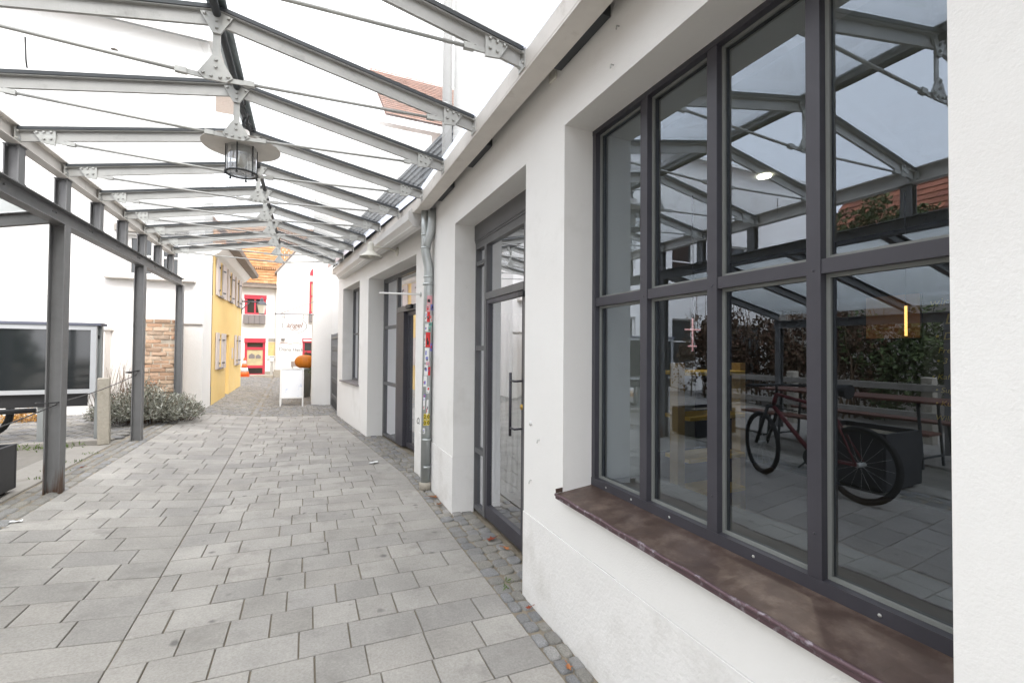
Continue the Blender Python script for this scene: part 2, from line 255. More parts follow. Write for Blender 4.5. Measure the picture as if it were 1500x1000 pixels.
# ------------------------------------------------------------------ geometry helpers
OFF = {}          # things built in world coordinates: their base point
class MB:
    def __init__(s, M4=None): s.bm = bmesh.new(); s.M = M4
    def v(s, p):
        p = Vector(p); return s.bm.verts.new(s.M @ p if s.M else p)
    def face(s, pts):
        try: return s.bm.faces.new([s.v(p) for p in pts])
        except ValueError: return None
    def box(s, a, b, bev=0.0):
        x0, y0, z0 = a; x1, y1, z1 = b
        vs = [s.v(p) for p in ((x0, y0, z0), (x1, y0, z0), (x1, y1, z0), (x0, y1, z0), (x0, y0, z1), (x1, y0, z1), (x1, y1, z1), (x0, y1, z1))]
        fs = [s.bm.faces.new([vs[i] for i in f]) for f in ((0, 3, 2, 1), (4, 5, 6, 7), (0, 1, 5, 4), (1, 2, 6, 5), (2, 3, 7, 6), (3, 0, 4, 7))]
        if bev > 0:
            es = list({e for f in fs for e in f.edges})
            bmesh.ops.bevel(s.bm, geom=es, offset=bev, segments=1, affect='EDGES', profile=.5)
        return s
    def prism(s, poly, axis, a, b):
        """poly: list of 2D points in the two other axes (order xyz without axis), extruded from a to b"""
        def P(q, h):
            q = list(q); q.insert(axis, h); return q
        A = [s.v(P(q, a)) for q in poly]; B = [s.v(P(q, b)) for q in poly]; n = len(poly)
        s.bm.faces.new(A); s.bm.faces.new(B[::-1])
        for i in range(n): s.bm.faces.new([A[i], B[i], B[(i + 1) % n], A[(i + 1) % n]])
        return s
    def bar(s, p, q, w_, h_, up=(0, 0, 1)):
        p, q = Vector(p), Vector(q); d = (q - p).normalized(); up = Vector(up)
        if abs(d.dot(up)) > .99: up = Vector((0, 1, 0))
        x = d.cross(up).normalized(); y = x.cross(d)
        r = [x * (w_ / 2) * i + y * (h_ / 2) * j for i, j in ((-1, -1), (1, -1), (1, 1), (-1, 1))]
        A = [s.v(p + k) for k in r]; B = [s.v(q + k) for k in r]
        s.bm.faces.new(A[::-1]); s.bm.faces.new(B)
        for i in range(4): s.bm.faces.new([A[i], A[(i + 1) % 4], B[(i + 1) % 4], B[i]])
        return s
    def tube(s, pts, r, n=10, caps=True, smooth=True):
        pts = [Vector(p) for p in pts]; rings = []
        rs = r if isinstance(r, (list, tuple)) else [r] * len(pts)
        up = Vector((0, 0, 1)); prev = None
        for i, p in enumerate(pts):
            if i == 0: d = pts[1] - p
            elif i == len(pts) - 1: d = p - pts[i - 1]
            else: d = (pts[i + 1] - p).normalized() + (p - pts[i - 1]).normalized()
            d.normalize()
            if prev is None:
                a = d.cross(up)
                if a.length < .05: a = d.cross(Vector((1, 0, 0)))
            else: a = prev - d * prev.dot(d)
            a.normalize(); prev = a; b = d.cross(a)
            rings.append([s.v(p + (a * math.cos(2 * math.pi * k / n) + b * math.sin(2 * math.pi * k / n)) * rs[i]) for k in range(n)])
        for A, B in zip(rings, rings[1:]):
            for k in range(n):
                f = s.bm.faces.new([A[k], A[(k + 1) % n], B[(k + 1) % n], B[k]]); f.smooth = smooth
        if caps: s.bm.faces.new(rings[0][::-1]); s.bm.faces.new(rings[-1])
        return s
    def lathe(s, prof, c, n=24, axis='z', smooth=True, close=False):
        c = Vector(c); rings = []
        for (r, h) in prof:
            rg = []
            for k in range(n):
                a = 2 * math.pi * k / n; q = (r * math.cos(a), r * math.sin(a), h)
                if axis == 'x': q = (h, q[0], q[1])
                if axis == 'y': q = (q[0], h, q[1])
                rg.append(s.v(c + Vector(q)))
            rings.append(rg)
        pr = list(zip(rings, rings[1:])) + ([(rings[-1], rings[0])] if close else [])
        for A, B in pr:
            for k in range(n):
                f = s.bm.faces.new([A[k], A[(k + 1) % n], B[(k + 1) % n], B[k]]); f.smooth = smooth
        if not close:
            if prof[0][0] > 1e-6: s.bm.faces.new(rings[0][::-1])
            if prof[-1][0] > 1e-6: s.bm.faces.new(rings[-1])
        return s
    def hexbolt(s, c, r=.011, h=.012, d=(0, -1, 0)):
        c = Vector(c); d = Vector(d); a = d.orthogonal().normalized(); b = d.cross(a)
        A = [s.v(c + (a * math.cos(k * math.pi / 3) + b * math.sin(k * math.pi / 3)) * r) for k in range(6)]
        B = [s.v(c + d * h + (a * math.cos(k * math.pi / 3) + b * math.sin(k * math.pi / 3)) * r * .75) for k in range(6)]
        f = s.bm.faces.new(B)
        for k in range(6): s.bm.faces.new([A[k], A[(k + 1) % 6], B[(k + 1) % 6], B[k]])
        return s
    def build(s, name, m, parent=None, kind=None, label=None):
        if parent is not None and parent in OFF: bmesh.ops.translate(s.bm, verts=s.bm.verts[:], vec=-OFF[parent])
        bmesh.ops.recalc_face_normals(s.bm, faces=s.bm.faces[:])
        me = bpy.data.meshes.new(name); s.bm.to_mesh(me); s.bm.free()
        ms = m if isinstance(m, (list, tuple)) else [m]
        for k in ms: me.materials.append(M[k] if isinstance(k, str) else k)
        o = bpy.data.objects.new(name, me); COL.objects.link(o)
        if parent is not None:
            o.parent = parent
            if parent in OFF: OFF[o] = OFF[parent]
        if kind: o['kind'] = kind
        if label: o['label'] = label
        return o
def thing(name, label, cat, loc=(0, 0, 0), group=None, world=True):
    o = bpy.data.objects.new(name, None); COL.objects.link(o); o.location = loc; o.empty_display_size = .1
    o['label'] = label; o['category'] = cat
    if group: o['group'] = group
    if world: OFF[o] = Vector(loc)
    return o
def tag(o, label, cat, group=None):
    o['label'] = label; o['category'] = cat
    if group: o['group'] = group
    return o
def own_base(o, base):
    """a one-mesh thing built in world coordinates gets its origin at its base"""
    base = Vector(base); o.data.transform(Matrix.Translation(-base)); o.location = base; return o
def text_mesh(name, txt, size, m, frame, parent=None, align='LEFT', extrude=.001, shear=0.0, bold=0.0):
    """frame: 4x4 matrix placing the text (x right, y up, z towards viewer)"""
    cu = bpy.data.curves.new(name, 'FONT'); cu.body = txt; cu.size = size; cu.align_x = align; cu.extrude = extrude; cu.shear = shear; cu.offset = bold
    tmp = bpy.data.objects.new('tmp', cu); COL.objects.link(tmp); dg = bpy.context.evaluated_depsgraph_get(); dg.update()
    me = bpy.data.meshes.new_from_object(tmp.evaluated_get(dg)); bpy.data.objects.remove(tmp)
    me.name = name; me.transform(frame)
    if parent is not None and parent in OFF: me.transform(Matrix.Translation(-OFF[parent]))
    me.materials.clear(); me.materials.append(M[m])
    o = bpy.data.objects.new(name, me); COL.objects.link(o)
    if parent is not None:
        o.parent = parent
        if parent in OFF: OFF[o] = OFF[parent]
    return o
def frame4(origin, x, y):
    x = Vector(x).normalized(); y = Vector(y).normalized(); z = x.cross(y); o = Vector(origin)
    return Matrix(((x.x, y.x, z.x, o.x), (x.y, y.y, z.y, o.y), (x.z, y.z, z.z, o.z), (0, 0, 0, 1)))

# ground height: nearly flat right of the drain joint, rising to the left, and gently up the lane
def gz(x, y):
    if x > -.8: z = .03 * (1.236 - x)
    elif x > -2.1: z = .061 + .11 * (-.8 - x)
    else: z = .204
    return z + max(0, y - 5) * .012
# wall lines of the shop side: straight to y=5.45, then bending left
WX, BY = 1.236, 5.45
bdir = Vector((-.128, 1, 0)).normalized(); bout = Vector((bdir.y, -bdir.x, 0))       # bout points into the building
MBB = Matrix(((bdir.x, bout.x, 0, WX), (bdir.y, bout.y, 0, BY), (0, 0, 1, 0), (0, 0, 0, 1)))   # (s, t, z) -> world
# for section A use the same (s, t, z) with s = y
MA = Matrix(((0, 1, 0, WX), (1, 0, 0, 0), (0, 0, 1, 0), (0, 0, 0, 1)))
def wall_x(y): return WX if y < BY else WX - .128 * (y - BY)

# ================================================================== SETTING: ground and paving
rnd = random.Random(7)
def strip_ground():
    mb = MB(); xs = [-70, -12, -5, -2.3, -2.1, -.8, .2, 1.3, 3, 70]; ys = [-50, -5, 0, 5, 10, 15, 20, 30, 90]
    g = [[mb.v((x, y, gz(x, y) - .03)) for x in xs] for y in ys]
    for j in range(len(ys) - 1):
        for i in range(len(xs) - 1): mb.bm.faces.new([g[j][i], g[j][i + 1], g[j + 1][i + 1], g[j + 1][i]])
    o = mb.build('ground', 'ground', kind='structure')
strip_ground()
def jbed():
    mb = MB(); ys = [-3, 5, 11, 24.5]; xs = [-2.3, -2.1, -.8, .2, 1.5]
    g = [[mb.v((x, y, gz(x, y) - .011)) for x in xs] for y in ys]
    for j in range(len(ys) - 1):
        for i in range(len(xs) - 1): mb.bm.faces.new([g[j][i], g[j][i + 1], g[j + 1][i + 1], g[j + 1][i]])
    mb.build('joint_sand', 'joint', kind='structure')
jbed()
def stone(mb, quad, zt, h, bev, jit=0.0, tilt=0.0, n_round=0):
    """one paving stone: quad = 4 (x,y) corners, counter-clockwise; zt(x,y) gives the top height"""
    cx = sum(q[0] for q in quad) / 4; cy = sum(q[1] for q in quad) / 4
    q2 = [(x + rnd.uniform(-jit, jit), y + rnd.uniform(-jit, jit)) for x, y in quad]
    dz = rnd.uniform(-tilt, tilt); ax, ay = rnd.uniform(-tilt, tilt) * 4, rnd.uniform(-tilt, tilt) * 4
    def top(x, y, k): return zt(x, y) + dz + (x - cx) * ax + (y - cy) * ay - k
    if n_round:
        pts = []
        for i in range(4):
            a, b, c = q2[i - 1], q2[i], q2[(i + 1) % 4]
            f = rnd.uniform(.10, .22)
            pts.append((b[0] + (a[0] - b[0]) * f, b[1] + (a[1] - b[1]) * f)); pts.append((b[0] + (c[0] - b[0]) * f, b[1] + (c[1] - b[1]) * f))
    else: pts = q2
    def ring(k, z): return [mb.bm.verts.new((cx + (x - cx) * k, cy + (y - cy) * k, top(x, y, z))) for x, y in pts]
    w_ = min(abs(q2[1][0] - q2[0][0]) + abs(q2[1][1] - q2[0][1]), abs(q2[3][0] - q2[0][0]) + abs(q2[3][1] - q2[0][1]))
    rings = [ring(1, h), ring(1, bev), ring(1 - 2 * bev / w_ * (.75 if not n_round else 1.0), 0)]
    n = len(pts)
    for A, B in zip(rings, rings[1:]):
        for k in range(n):
            f = mb.bm.faces.new([A[k], A[(k + 1) % n], B[(k + 1) % n], B[k]]); f.smooth = bool(n_round)
    mb.bm.faces.new(rings[-1])
def xj(y): return -.745 - .021 * y
def pe(y): return (1.088 if y < 4.6 else 1.088 - (y - 4.6) * .012) if y < BY else wall_x(y) - .16
def paving():
    mb = MB(); P = .228; g = .0034; y = -2.4; row = 0
    while y < 10.35:
        y1 = y + P
        ym = y + P / 2
        # right of the joint
        for side in (0, 1):
            xa, xb = (xj(ym), pe(ym)) if side == 0 else (-2.0 + .004 * y, xj(ym))
            cuts = [xa]; x = xa + (rnd.uniform(.10, .2) if row % 2 else rnd.uniform(.22, .36))
            while x < xb - .16:
                cuts.append(x); x += rnd.choice([.20, .23, .26, .30, .33, .37]) * rnd.uniform(.96, 1.04)
            cuts.append(xb)
            for a, b in zip(cuts, cuts[1:]):
                # follow the slanting ends
                sa0, sa1 = (a + (xj(y) - xj(ym)), a + (xj(y1) - xj(ym))) if (a == xa and side == 0) else (a, a)
                sb0, sb1 = (b + (pe(y) - pe(ym)), b + (pe(y1) - pe(ym))) if (b == xb and side == 0) else ((b + (xj(y) - xj(ym)), b + (xj(y1) - xj(ym))) if b == xb else (b, b))
                stone(mb, [(sa0 + g, y + g * .8), (sb0 - g, y + g * .8), (sb1 - g, y1 - g * .8), (sa1 + g, y1 - g * .8)], gz, .02, .0028, jit=.0012, tilt=.0013)
        y = y1; row += 1
    mb.build('path_paving', 'slab', kind='structure')
paving()
def setts():
    mb = MB()
    # strip along the shop wall
    y = -2.2
    while y < 10.7:
        d = rnd.uniform(.095, .125); xa, xb = pe(y + d / 2) + .004, wall_x(y + d / 2) - .002
        if 2.56 < y < 4.02: xb = 1.425
        yb = (y - BY) / bdir.y
        if .16 < yb < 2.48: xb += .25
        n = max(2, round((xb - xa) / .10)); ws = [rnd.uniform(.75, 1.25) for _ in range(n)]; t = sum(ws); x = xa
        off = rnd.uniform(-.01, .01)
        for k in ws:
            wd = k / t * (xb - xa); o2 = rnd.uniform(-.012, .012)
            stone(mb, [(x + .0035, y + .0035 + o2), (x + wd - .0035, y + .0035 + o2), (x + wd - .0035, y + d - .0035 + o2), (x + .0035, y + d - .0035 + o2)], gz, .03, .009, jit=.005, tilt=.004, n_round=1); x += wd
        y += d
    # strip along the posts
    y = -2.2
    while y < 10.4:
        xa, xb = -2.30 + .004 * y, -2.003 + .004 * y; n = 3; x = xa
        for k in range(n):
            wd = (xb - xa) / n; d = .17; o2 = (k * .37 % 1) * d
            stone(mb, [(x + .006, y + .006 + o2), (x + wd - .006, y + .006 + o2), (x + wd - .006, y + d - .006 + o2), (x + .006, y + d - .006 + o2)], gz, .03, .012, jit=.006, tilt=.004, n_round=1); x += wd
        y += .17
    # small setts of the lane beyond
    y = 10.42; r = 0
    while y < 21.2:
        d = .105; x = -2.35 + (r % 2) * .05
        while x < 1.4:
            wd = rnd.uniform(.09, .13)
            if not (abs(x + wd / 2 - xj(y)) < .06):
                stone(mb, [(x + .006, y + .006), (x + wd - .006, y + .006), (x + wd - .006, y + d - .006), (x + .006, y + d - .006)], gz, .02, .008, jit=.006, tilt=.003)
            x += wd
        y += d; r += 1
    mb.build('cobble_setts', 'cobble', kind='structure')
    mb = MB()
    y = 10.42
    while y < 21:
        stone(mb, [(xj(y) - .042, y + .004), (xj(y) + .042, y + .004), (xj(y) + .042, y + .3), (xj(y) - .042, y + .3)], lambda a, b: gz(a, b) - .004, .02, .006, jit=.003)
        y += .304
    mb.build('drain_channel', 'cobble', kind='structure')
setts()
def yard():
    mb = MB(); y = 7.95; r = 0
    while y < 10.7:
        x = -2.42 + (r % 2) * .08
        while x > -9:
            stone(mb, [(x - .155, y + .006), (x - .006, y + .006), (x - .006, y + .104), (x - .155, y + .104)], gz, .02, .009, jit=.006, tilt=.004); x -= .16
        y += .11; r += 1
    mb.build('yard_setts', 'cobble', kind='structure')
    mb = MB()
    for (x0, x1, y0, y1) in ((-2.62, -2.31, -2, 2.6), (-2.62, -2.31, 2.61, 5.2), (-2.72, -2.31, 5.21, 7.6), (-6.5, -3.62, -2, 2.4), (-6.5, -3.7, 2.41, 5.0), (-6.5, -3.8, 5.01, 7.6)):
        stone(mb, [(x0, y0), (x1, y0), (x1, y1), (x0, y1)], gz, .03, .008, jit=.01, tilt=.001)
    mb.build('concrete_slabs', 'concrete', kind='structure')
    mb = MB(); x = -2.5
    while x > -7:
        stone(mb, [(x - .78, 7.68), (x, 7.68), (x, 7.78), (x - .78, 7.78)], lambda a, b: gz(a, b) + .045, .09, .008, jit=.004, tilt=.003); x -= .79
    mb.build('kerb_stones', 'concrete', kind='structure')
yard()

# ================================================================== walls with openings
def wall_faces(mb, s0, s1, z0, z1, ops, depth, base=None):
    """front sheet at t=0 with rectangular holes and their reveals; (s,t,z) frame from mb.M"""
    S = sorted({s0, s1, *[o[0] for o in ops], *[o[1] for o in ops]}); Z = sorted({z0, z1, *[o[2] for o in ops], *[o[3] for o in ops]})
    S = [a for a in S if s0 <= a <= s1]; Z = [a for a in Z if z0 <= a <= z1]
    for a, b in zip(S, S[1:]):
        for c, d in zip(Z, Z[1:]):
            m_, n_ = (a + b) / 2, (c + d) / 2
            if any(o[0] < m_ < o[1] and o[2] < n_ < o[3] for o in ops): continue
            mb.face([(a, 0, c), (b, 0, c), (b, 0, d), (a, 0, d)])
    for o in ops:
        a, b, c, d = o[:4]; t = o[4] if len(o) > 4 else depth
        mb.face([(a, 0, c), (a, t, c), (a, t, d), (a, 0, d)]); mb.face([(b, 0, c), (b, 0, d), (b, t, d), (b, t, c)])
        mb.face([(a, 0, d), (a, t, d), (b, t, d), (b, 0, d)])
        if c > z0 + .01: mb.face([(a, 0, c), (b, 0, c), (b, t, c), (a, t, c)])
GR = -.15     # walls go a little into the ground

# ---------------------------------------------------------------- the shop building (near, two storeys)
shop = thing('shop_building', 'white plastered two-storey shop with large dark grid window and copper sill', 'building', (WX, 2.0, 0))
mb = MB(MA)
opsA = [(.496, 2.085, .725, 2.70, .5), (2.555, 4.06, GR, 2.665, .205)]
wall_faces(mb, -5.0, BY, .51, 3.35, [(o[0], o[1], max(o[2], .51), o[3], o[4]) for o in opsA], .2)
wall_faces(mb, -5.0, 4.15, 3.35, 8.6, [], .2)
mb.face([(4.15, 0, 3.35), (4.15, 6, 3.35), (4.15, 6, 8.6), (4.15, 0, 8.6)])
mb.face([(-5, 0, 8.6), (-5, 6, 8.6), (4.15, 6, 8.6), (4.15, 0, 8.6)])
mb.face([(-5, 0, GR), (-5, 6, GR), (-5, 6, 8.6), (-5, 0, 8.6)])
mb.face([(-5, 6, GR), (4.15, 6, GR), (4.15, 6, 8.6), (-5, 6, 8.6)])
mb.build('wall', 'plaster', shop)
mb = MB(MA)
for a, b in ((-5.0, 2.555), (4.06, BY)):
    mb.face([(a, -.005, GR), (b, -.005, GR), (b, -.005, .506), (a, -.005, .506)]); mb.face([(a, -.005, .506), (b, -.005, .506), (b, .001, .508), (a, .001, .508)])
mb.face([(2.555, -.005, GR), (2.555, .205, GR), (2.555, .205, .509), (2.555, -.005, .509)]); mb.face([(4.06, -.005, GR), (4.06, .205, GR), (4.06, .205, .509), (4.06, -.005, .509)])
mb.build('plinth', 'plinth', shop)
mb = MB(); mb.box((1.221, 2.17, 3.0), (1.236, 2.24, 3.09), .003); mb.build('junction_box', 'lampwhite', shop)
for (y, z) in ((1.62, 2.93), (1.66, 2.78), (2.35, .98), (2.45, .72)):
    mb = MB(); mb.tube([(1.24, y, z), (1.222, y, z), (1.219, y, z - .018)], .003, 6); mb.build('wall_hook', 'plate', shop)
mb = MB(); mb.lathe([(.0001, -.006), (.014, -.005), (.012, 0), (0.0001, .002)], (1.234, 2.46, 1.06), 10, 'x'); mb.build('wall_plug', 'paper', shop)
# window grid
FX = 1.415
win = None
mb = MB()
ymul = [(2.055, 2.098), (1.645, 1.692), (1.255, 1.301), (.872, .915), (.47, .52)]
for a, b in ymul: mb.box((FX, a, .817), (FX + .07, b, 2.675))
mb.box((FX - .002, .47, .775), (FX + .072, 2.098, .8165)); mb.box((FX - .002, .47, 2.6755), (FX + .072, 2.098, 2.72))
for (a, _), (_, b) in zip(ymul[1:], ymul): pass
for i in range(4): mb.box((FX + .003, ymul[i + 1][1], 1.738), (FX + .068, ymul[i][0], 1.782))
mb.box((FX + .005, .45, .752), (FX + .06, 2.098, .7745))
win = mb.build('window', 'frame', shop)
for (y, z, q) in [(y, .795, .0055) for y in (1.95, 1.75, 1.50, 1.10, .72)] + [((a + b) / 2, z, .0042) for a, b in ymul[1:4] for z in (.95, 1.75)]:
    mb = MB(); mb.lathe([(q, 0), (q * .9, -.002), (.0001, -.0025)], (FX - (.002 if z < .8 else 0), y, z), 8, 'x'); mb.build('screw', 'frame' if z > .8 else 'plate', win)
for i in range(4):
    ya, yb = ymul[i + 1][1], ymul[i][0]
    for z0, z1 in ((.8165, 1.738), (1.782, 2.6755)):
        g_ = .012
        mb = MB(); x0, x1 = FX + .028, FX + .038
        mb.box((x0, ya, z0), (x1, ya + g_, z1)); mb.box((x0, yb - g_, z0), (x1, yb, z1)); mb.box((x0, ya + g_, z0), (x1, yb - g_, z0 + g_)); mb.box((x0, ya + g_, z1 - g_), (x1, yb - g_, z1)); mb.build('glazing_bead', 'gasket', win)
        mb = MB(); mb.face([(FX + .04, ya, z0), (FX + .04, yb, z0), (FX + .04, yb, z1), (FX + .04, ya, z1)]); mb.build('pane', 'glass', win)
mb = MB()
def sill_prof(y):
    return [(1.418, y, .776), (1.408, y, .773), (1.300, y, .762 + .003 * math.sin(y * 9)), (1.196, y, .752 + .002 * math.sin(y * 23))]
ys = [.40 + i * .0563 for i in range(31)]
rows = [[mb.v(p) for p in sill_prof(y)] for y in ys]
for A, B in zip(rows, rows[1:]):
    for k in range(3): f = mb.bm.faces.new([A[k], A[k + 1], B[k + 1], B[k]])
mb.face([(1.408, 2.089, .773), (1.196, 2.089, .752), (1.196, 2.089, .768), (1.408, 2.089, .786)]); mb.bar((1.408, 2.088, .782), (1.196, 2.088, .764), .004, .022)
sill = mb.build('window_sill', 'copper', shop)
mb = MB(); mb.tube([(1.195, y, .748 + .0025 * math.sin(y * 23)) for y in ys], .008, 8); mb.box((1.192, .40, .728), (1.196, 2.085, .748)); mb.build('drip_edge', 'copper_edge', sill)
# inner reveal, inner sill of the window
# door with sidelight and lintel panel
DX = 1.441
door = MB()
door.box((DX, 2.56, 2.435), (DX + .05, 4.075, 2.50)); 
door.box((DX + .001, 4.04, .02), (DX + .05, 4.075, 2.435)); door.box((DX + .001, 3.775, .02), (DX + .055, 3.825, 2.435)); door.box((DX + .001, 2.965, .02), (DX + .05, 3.008, 2.435)); door.box((DX + .001, 2.56, .02), (DX + .05, 2.595, 2.435))
door.box((DX - .002, 3.008, 1.945), (DX + .05, 3.775, 2.005))
for z0, z1 in ((2.28, 2.32), (1.49, 1.535), (.545, .59), (.02, .06)): door.box((DX + .003, 3.825, z0), (DX + .045, 4.04, z1))
for z0, z1 in ((1.49, 1.535), (.02, .06)): door.box((DX + .003, 2.595, z0), (DX + .045, 2.965, z1))
df = door.build('door_frame', 'doorframe', shop)
mb = MB(); mb.box((DX - .012, 2.56, 2.52), (DX + .05, 4.075, 2.70)); mb.box((DX - .006, 2.56, 2.5005), (DX + .05, 4.075, 2.5195)); mb.build('lintel_panel', 'doorframe', shop)
mb = MB()
mb.box((DX + .006, 3.735, .03), (DX + .046, 3.772, 1.94)); mb.box((DX + .006, 3.012, .03), (DX + .046, 3.042, 1.94)); mb.box((DX + .006, 3.042, .03), (DX + .046, 3.735, .14)); mb.box((DX + .006, 3.042, 1.905), (DX + .046, 3.735, 1.94))
leaf_o = mb.build('door', 'frame', shop)
mb = MB(); mb.tube([(DX - .055, 3.108, .86), (DX - .055, 3.108, 1.33)], .011, 12); mb.tube([(DX - .055, 3.108, .92), (DX - .055, 3.03, .92), (DX + .01, 3.03, .92)], .008, 8); mb.tube([(DX - .055, 3.108, 1.27), (DX - .055, 3.03, 1.27), (DX + .01, 3.03, 1.27)], .008, 8); mb.build('pull_handle', 'frame', leaf_o)
mb = MB(); mb.lathe([(.022, 0), (.02, -.01), (.0001, -.012)], (DX + .006, 3.03, 1.08), 14, 'x'); mb.build('lock', 'brass', leaf_o)
mb = MB(); mb.face([(DX + .03, 3.042, .14), (DX + .03, 3.735, .14), (DX + .03, 3.735, 1.905), (DX + .03, 3.042, 1.905)]); mb.build('pane', 'doorglass', leaf_o)
for (a, b, c, d) in ((3.008, 3.775, 2.005, 2.435), (3.825, 4.04, 1.535, 2.28), (3.825, 4.04, .59, 1.49), (3.825, 4.04, .06, .545), (3.825, 4.04, 2.32, 2.435), (2.595, 2.965, 1.535, 2.435), (2.595, 2.965, .06, 1.49)):
    mb = MB(); mb.face([(DX + .03, a, c), (DX + .03, b, c), (DX + .03, b, d), (DX + .03, a, d)]); mb.build('pane', 'doorglass', df)
mb = MB(); mb.box((DX - .03, 2.96, 1.89), (DX - .002, 3.04, 1.93), .004); mb.build('door_sensor', 'black', df)
# rain pipe of the upper storey
mb = MB(); mb.tube([(1.16, 4.10, 3.2), (1.16, 4.10, 8.4)], .045, 14)
rp = mb.build('rain_pipe', 'white_paint', shop)
for z in (3.75, 5.2, 6.7): mb = MB(); mb.lathe([(.05, 0), (.05, .04)], (1.16, 4.10, z), 14); mb.box((1.16, 4.09, z + .01), (1.24, 4.11, z + .03)); mb.build('pipe_clamp', 'plate', rp)

# interior behind the window and door
room = thing('shop_interior', 'dim shop interior with white side wall and grey floor behind the grid window', 'interior', (3, 2, 0))
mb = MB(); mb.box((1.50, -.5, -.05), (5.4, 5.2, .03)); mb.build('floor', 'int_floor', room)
mb = MB(); mb.face([(1.74, -.5, 2.74), (5.4, -.5, 2.74), (5.4, 5.2, 2.74), (1.74, 5.2, 2.74)]); mb.build('ceiling', 'int_wall', room)
mb = MB(); mb.box((1.737, .3, .03), (1.75, 2.3, .78)); mb.box((1.737, 2.086, .78), (1.86, 2.52, 2.74)); mb.box((1.737, -.5, .03), (1.86, .495, 2.74)); mb.box((1.737, 4.08, .03), (1.86, 5.2, 2.74)); mb.box((1.50, 4.08, .03), (1.737, 4.10, 2.74)); mb.box((1.86, 4.08, .03), (2.9, 4.10, 2.74)); mb.box((1.50, 2.53, .03), (1.737, 2.55, 2.74)); mb.build('side_wall', 'int_wall', room)
mb = MB(); mb.box((1.49, .48, .74), (1.80, 2.084, .79)); mb.build('inner_sill', 'int_sill', room)
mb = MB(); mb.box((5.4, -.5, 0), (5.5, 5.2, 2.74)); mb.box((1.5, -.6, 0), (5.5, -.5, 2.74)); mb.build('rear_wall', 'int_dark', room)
mb = MB(); mb.box((1.5, 5.2, 0), (5.5, 5.3, 2.74)); mb.build('end_wall', 'int_wall', room)
for (x, y) in ((2.92, 2.18),):
    mb = MB(); mb.lathe([(.045, 0), (.045, -.010), (.0001, -.011)], (x, y, 2.738), 20); mb.build('ceiling_light', 'lamp_on', room)
mb = MB(); mb.box((2.18, 2.24, .03), (2.24, 2.31, 1.42)); mb.box((2.75, 2.24, .03), (2.8, 2.31, 1.42))
pt = bpy.data.lights.new('ceiling_downlight', 'SPOT'); pt.spot_size = R(140); pt.spot_blend = .6; pt.energy = 18; pt.color = (1, .93, .82); pt.shadow_soft_size = .08
pto = bpy.data.objects.new('ceiling_downlight', pt); COL.objects.link(pto); pto.location = (2.92, 2.18, 2.70)
sh = thing('display_shelf', 'light wooden shelf with yellow boards standing inside behind the window', 'shelf', (2.45, 2.4, .03))
mb.build('upright', 'wood', sh)
for z in (.55, .78, 1.05, 1.34):
    mb = MB(); mb.box((2.24, 2.20, z), (2.75, 2.42, z + .028), .003); mb.build('board', 'yellow_board', sh)
rad = thing('radiator', 'tall white column radiator inside behind the glass door', 'radiator', (1.95, 3.3, .03))
for k in range(12):
    mb = MB(); mb.box((1.60 + k * .058, 4.01, .12), (1.642 + k * .058, 4.06, 1.85), .014); mb.build('column', 'radiator', rad)
bb = thing('blackboard', 'dark wall board with yellow chalk handwriting seen through the right panes', 'blackboard', (4.4, 1.6, .9))
mb = MB(); mb.box((4.40, .6, .75), (4.43, 1.93, 2.25)); mb.build('board', 'int_dark', bb)
for (z, y, s_, t) in ((1.86, 1.89, .085, 'wir schließen'), (1.72, 1.80, .11, 'Letzte Cou'), (1.60, 1.86, .08, '• Donnerstag ~'), (1.50, 1.84, .06, 'Freu dich auf'), (1.42, 1.85, .06, '• 3 Sa Seiten'), (1.30, 1.88, .055, '• Kaffee'), (1.20, 1.86, .055, '• Suppen, Salat'), (1.10, 1.86, .055, '• Kuchen, süss'), (.99, 1.86, .055, 'Willkommen')):
    text_mesh('chalk_writing', t, s_, 'chalk', frame4((4.396, y, z), (0, -1, .02), (0, 0, 1)), bb, shear=.2)
pl = thing('pendant_lamp', 'slim brass pendant lamp glowing before an orange wood panel inside', 'lamp', (4.2, 2.25, 1.7))
mb = MB(); mb.tube([(4.2, 1.95, 2.74), (4.2, 1.95, 1.86)], .003, 6); mb.build('cable', 'black', pl)
mb = MB(); mb.tube([(4.2, 1.95, 1.86), (4.2, 1.95, 1.63)], .009, 10); mb.build('tube', 'lamp_warm', pl)
op = MB(); op.box((4.40, 1.95, 1.62), (4.43, 2.33, 1.97)); tag(own_base(op.build('wood_panel', 'wood_orange'), (4.41, 2.4, 1.66)), 'orange wooden wall panel lit by the pendant lamp inside', 'panel')
nl = thing('neon_cross_lamp', 'small pink glowing cross shaped lamp seen inside through the window', 'lamp', (2.6, 2.7, 1.55))
mb = MB(); mb.tube([(2.78, 2.7, 1.5), (2.78, 2.7, 1.76)], .006, 8); mb.tube([(2.70, 2.7, 1.67), (2.86, 2.7, 1.67)], .006, 8); mb.tube([(2.735, 2.7, 1.54), (2.82, 2.7, 1.54)], .006, 8); mb.build('tube', 'lamp_pink', nl)
mb = MB(); mb.tube([(2.78, 2.7, 1.76), (2.78, 2.7, 2.74)], .003, 6); mb.build('cable', 'black', nl)

